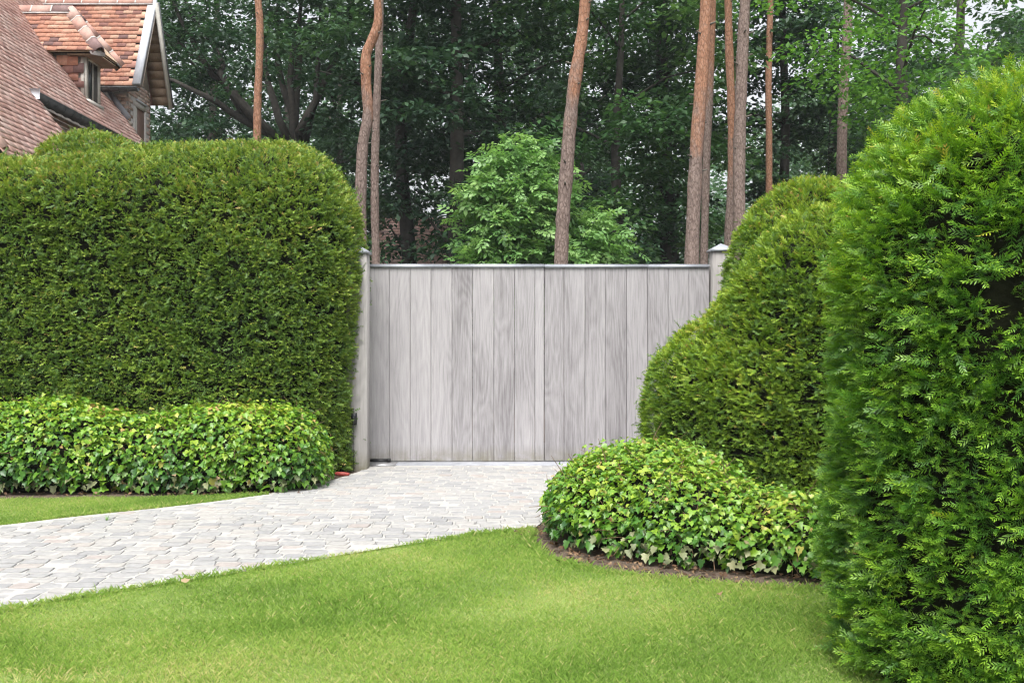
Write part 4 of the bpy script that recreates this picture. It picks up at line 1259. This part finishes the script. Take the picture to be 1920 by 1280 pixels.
# bright green young tree behind the gate
root = empty('walnut_tree', 'bright green leafy young tree just behind the gate centre', 'tree', (.25, 18.2, 0))
limb(root, [(.25, 18.2, -.05), (.28, 18.2, 1.5), (.2, 18.25, 3.0), (.25, 18.2, 4.3)], .09, .02, M['bark_grey'], 'trunk', 10, 8)
cen = []; rad = []
for i in range(8):
    a = i*2.4; e = np.array([.25+math.cos(a)*rng.uniform(.5, 1.0), 18.2+math.sin(a)*.9, rng.uniform(2.4, 4.3)]); b = np.array([.25, 18.2, e[2]-.7])
    limb(root, [b, (b+e)/2+np.array([0, 0, .08]), e], .03, .008, M['bark_grey'])
for i in range(300):
    v = nrm(rng.normal(size=3)); v = v*(rng.random()**.4)
    cen.append((np.array([.10, 18.2, 3.0])+v*np.array([1.04, 1.0, 1.6])) if i % 5 < 3 else (np.array([.16, 18.2, 4.0])+v*np.array([.92, .85, 1.02]))); rad.append(rng.uniform(.2, .42))
for i in range(130):
    v = nrm(rng.normal(size=3))*(rng.random()**.4)
    cen.append(np.array([1.38, 18.3, 2.35])+v*np.array([.78, .9, 1.35])); rad.append(rng.uniform(.2, .4))
cen = np.array(cen); rad = np.array(rad)
pos, R3, s, tt, _ = leaves_at(cen, rad, .55, 17, .29, 'walnut', .7)
V, F, t3 = scatter(LEAF['walnut'], pos, R3, s, tt, 0)
part('crown', V, F, M['leaf_bright'], root, t3, kind='stuff')

# maple at the right: dark trunk, light leaves reaching over the pine
mtp = [P(1700, 420, 17.5)*np.array([1, 1, 0]), P(1692, 250, 17.5), P(1690, 120, 17.5), P(1694, 20, 17.5), P(1690, -120, 17.5), P(1688, -300, 17.5)]
broadleaf('maple with dark trunk and light green leaves above the big yew', mtp[0][0], 17.5, 9.5, 2.5, 4.9, M['leaf_maple'], M['bark_dark'], 95, 90, .115, .115, name='maple_tree', trunk_pts=mtp, clr=(.4, .8), squash=.8)

# dark many-stemmed tree behind the house, its arching limbs measured
Yb = 25
def L(*pp): return [P(a, b, Yb+rng.uniform(-.4, .4)) for a, b in pp]
blimbs = [L((470,235), (413,148), (390,133), (351,59), (320,0), (300,-60)), L((520,260), (425,156), (413,109), (347,4), (330,-50)), L((480,230), (417,145), (359,102), (300,55)),
          L((545,270), (445,219), (398,184), (331,152), (290,140)), L((552,270), (545,150), (560,40), (575,-60)), L((570,270), (590,188), (597,98), (603,-20)),
          L((540,260), (500,150), (495,70), (470,-40)), L((560,262), (525,130), (520,30), (528,-50)), L((560,250), (610,150), (650,60), (660,-10))]
bx = P(550, 300, Yb)
broadleaf('dark beech with many arching limbs between house and left pine', bx[0], Yb, 12.5, 4.2, 2.6, M['leaf_dark'], M['bark_dark'], 125, 210, .145, .26, name='beech_tree', limbs=blimbs, trunk_pts=[(bx[0], Yb, -.1), (bx[0], Yb, 2), (bx[0]+.1, Yb, 4), (bx[0], Yb, 6.5), (bx[0]+.2, Yb, 9)])

GW = 'broadleaf trees of the wood behind the gate'
spots = [
    # px of trunk, Y, height, radius, lowest foliage, leaf, bark, clumps, per, trunk radius, label
    (770, 24, 14, 2.6, 5.0, 'leaf_dark', 'bark_dark', 75, 130, .20, 'dark trunked tree in front of the pink far roof'),
    (850, 22.5, 14, 2.6, 4.8, 'leaf_dark', 'bark_dark', 80, 130, .21, 'tree with dark forked trunk left of the bright green tree'),
    (640, 33, 13, 3.4, 2.2, 'leaf_dark', 'bark_dark', 85, 130, .22, 'dark leafy tree over the left yew shoulder'),
    (935, 27, 15, 3.2, 2.5, 'leaf_dark', 'bark_dark', 95, 130, .22, 'dark tree above the bright green tree, left of the leaning pine'),
    (1170, 23, 12, 2.9, 2.0, 'leaf_mid', 'bark_dark', 90, 140, .15, 'mid green leafy tree just right of the leaning pine'),
    (1245, 26, 15, 1.8, 3.4, 'leaf_dark', 'bark_dark', 75, 130, .27, 'dark curved trunk tree left of the right pine cluster'),
    (1478, 25, 14, 1.5, 2.2, 'leaf_dark', 'bark_dark', 75, 130, .16, 'dark leafy tree right of the pine cluster above the dome'),
    (1564, 29, 15, 2.6, 4.6, 'leaf_dark', 'bark_dark', 60, 130, .17, 'tree with straight black trunk left of the single pale pine'),
    (1790, 24, 13, 3.2, 3.0, 'leaf_mid', 'bark_grey', 75, 130, .2, 'grey green tree above the big foreground yew'),
    (400, 31, 14, 3.6, 2.5, 'leaf_dark', 'bark_dark', 80, 120, .22, 'dark tree close behind the boarded gable'),
    (1090, 33, 16, 3.6, 2.5, 'leaf_dark', 'bark_dark', 90, 120, .22, 'deep dark tree behind the leaning pine'),
]
for (pxx, Y, H, R, z0, lm, bm, nc, per, tr, lab) in spots:
    x = (pxx-960)/FPX*Y
    broadleaf(lab, x, Y, H, R, z0, M[lm], M[bm], int(nc*1.2), int(per*1.15), .17, tr, group=GW)
FARL = 'hazy farther tree filling the wood behind the nearer trunks'
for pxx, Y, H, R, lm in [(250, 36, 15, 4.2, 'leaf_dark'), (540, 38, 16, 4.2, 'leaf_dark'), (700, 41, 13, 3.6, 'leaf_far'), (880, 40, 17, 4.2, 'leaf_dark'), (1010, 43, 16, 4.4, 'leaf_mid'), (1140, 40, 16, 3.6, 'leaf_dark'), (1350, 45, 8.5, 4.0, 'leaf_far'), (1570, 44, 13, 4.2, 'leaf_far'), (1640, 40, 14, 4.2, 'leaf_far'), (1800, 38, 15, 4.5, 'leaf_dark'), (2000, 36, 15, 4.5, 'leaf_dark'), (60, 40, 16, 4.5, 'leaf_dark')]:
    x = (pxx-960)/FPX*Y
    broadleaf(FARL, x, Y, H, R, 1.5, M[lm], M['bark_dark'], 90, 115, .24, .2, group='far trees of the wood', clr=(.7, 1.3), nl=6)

# understorey behind the gate and the far mass of the wood
def mass(name, label, x0, x1, y0, y1, z0, z1, n, per, size, mat, cat):
    cen = np.stack([rng.uniform(x0, x1, n), rng.uniform(y0, y1, n), rng.uniform(z0, z1, n)], 1)
    q = (cen[:, 0]/cen[:, 1] > -.150) & (cen[:, 0]/cen[:, 1] < -.035) & (cen[:, 2] > 1.9) & (rng.random(n) < .97)
    cen = cen[~q]; n = len(cen)                # the gap through which the far roof shows
    rad = rng.uniform(.6, 1.2, n)*size*8
    pos, R3, s, tt, _ = leaves_at(cen, rad, .45, per, size, 'quad')
    V, F, t3 = scatter(LEAF['quad'], pos, R3, s, tt, 0)
    o = part(name, V, F, mat, None, t3, kind='stuff')
    return tag(o, label, cat, kind='stuff')
mass('undergrowth', 'dark leafy undergrowth of the wood behind the gate', -9, 12, 20, 30, .3, 3.6, 330, 130, .14, M['leaf_dark'], 'undergrowth')
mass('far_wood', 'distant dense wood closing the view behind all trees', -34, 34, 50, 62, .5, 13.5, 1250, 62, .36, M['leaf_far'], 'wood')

# ------------------------------------------------------------------ small litter
def dead_leaf(label, px_, py_, size, tint, mat='dead_leaf'):
    x, y = G(px_, py_); tv, tf, _ = IVY_T[int(rng.integers(8))]
    me = np_mesh('fallen_leaf', tv*size, tf, M[mat], np.full(len(tv), tint))
    o = link('fallen_leaf', me, None, (x, y, .03), (rng.uniform(-.5, .5), rng.uniform(-.4, .4), rng.uniform(0, 6.28)))
    tag(o, label, 'leaf')
dead_leaf('pale curled fallen leaf on the lawn near the drive edge', 346, 1102, .05, .95, 'ivy_old')
dead_leaf('dry beige fallen leaf on the lawn in front of the ivy bed', 1349, 1122, .036, .95)
wx, wy = G(200, 977)
mb = MB()
for i in range(9):
    a = i*.7; h_ = rng.uniform(.03, .055); r_ = rng.uniform(.015, .04)
    mb.add([(wx-.004*math.sin(a), wy+.004*math.cos(a), .006), (wx+.004*math.sin(a), wy-.004*math.cos(a), .006), (wx+r_*math.cos(a), wy+r_*math.sin(a), h_)], T=[(0, 1, 2)], tint=rng.random())
tag(mb.build('weed', M['leaf_bright']), 'tiny weed sprouting between the pale paving stones', 'weed')
# litter of dead leaves on the soil under the ivy
n = 620
pts = []
while len(pts) < n:
    if rng.random() < .5:
        p = (rng.uniform(-5, -1.7), rng.uniform(8.33, 8.65))
    else:
        q = bed_edge[int(rng.integers(2, 27))]; p = (q[0]+rng.uniform(-.1, .3), q[1]+rng.uniform(.02, .38))
    pts.append((p[0], p[1], rng.uniform(-.008, .015)))
pts = np.array(pts)
nb = nrm(np.array([0, 0, 1.0])+rng.normal(0, .35, (n, 3))); h = rng.normal(size=(n, 3)); d = nrm(h-(h*nb).sum(1)[:, None]*nb)
V, F, t3 = scatter(IVY_T, pts, np.stack([np.cross(d, nb), d, nb], 2), rng.uniform(.012, .036, n), rng.random(n), 0)
tag(part('leaf_litter', V, F, M['dead_leaf'], None, t3), 'brown dead leaves scattered on the soil under the ivy', 'leaf litter', kind='stuff')

# ------------------------------------------------------------------ thin summer haze
hz = MB().box((-75, -8, -1.2), (75, 75, 22)).build('haze', None)
hz.data.materials.clear()
m_, nt_, out_ = mat_new('haze_air')
pv = nt_.nodes.new('ShaderNodeVolumePrincipled')
pv.inputs['Color'].default_value = (0.86, 0.93, 1.0, 1)
pv.inputs['Density'].default_value = 0.0006
nt_.links.new(pv.outputs[0], out_.inputs['Volume'])
hz.data.materials.append(m_)
hz['kind'] = 'stuff'; hz['label'] = 'pale haze in the air of the wood'; hz['category'] = 'haze'
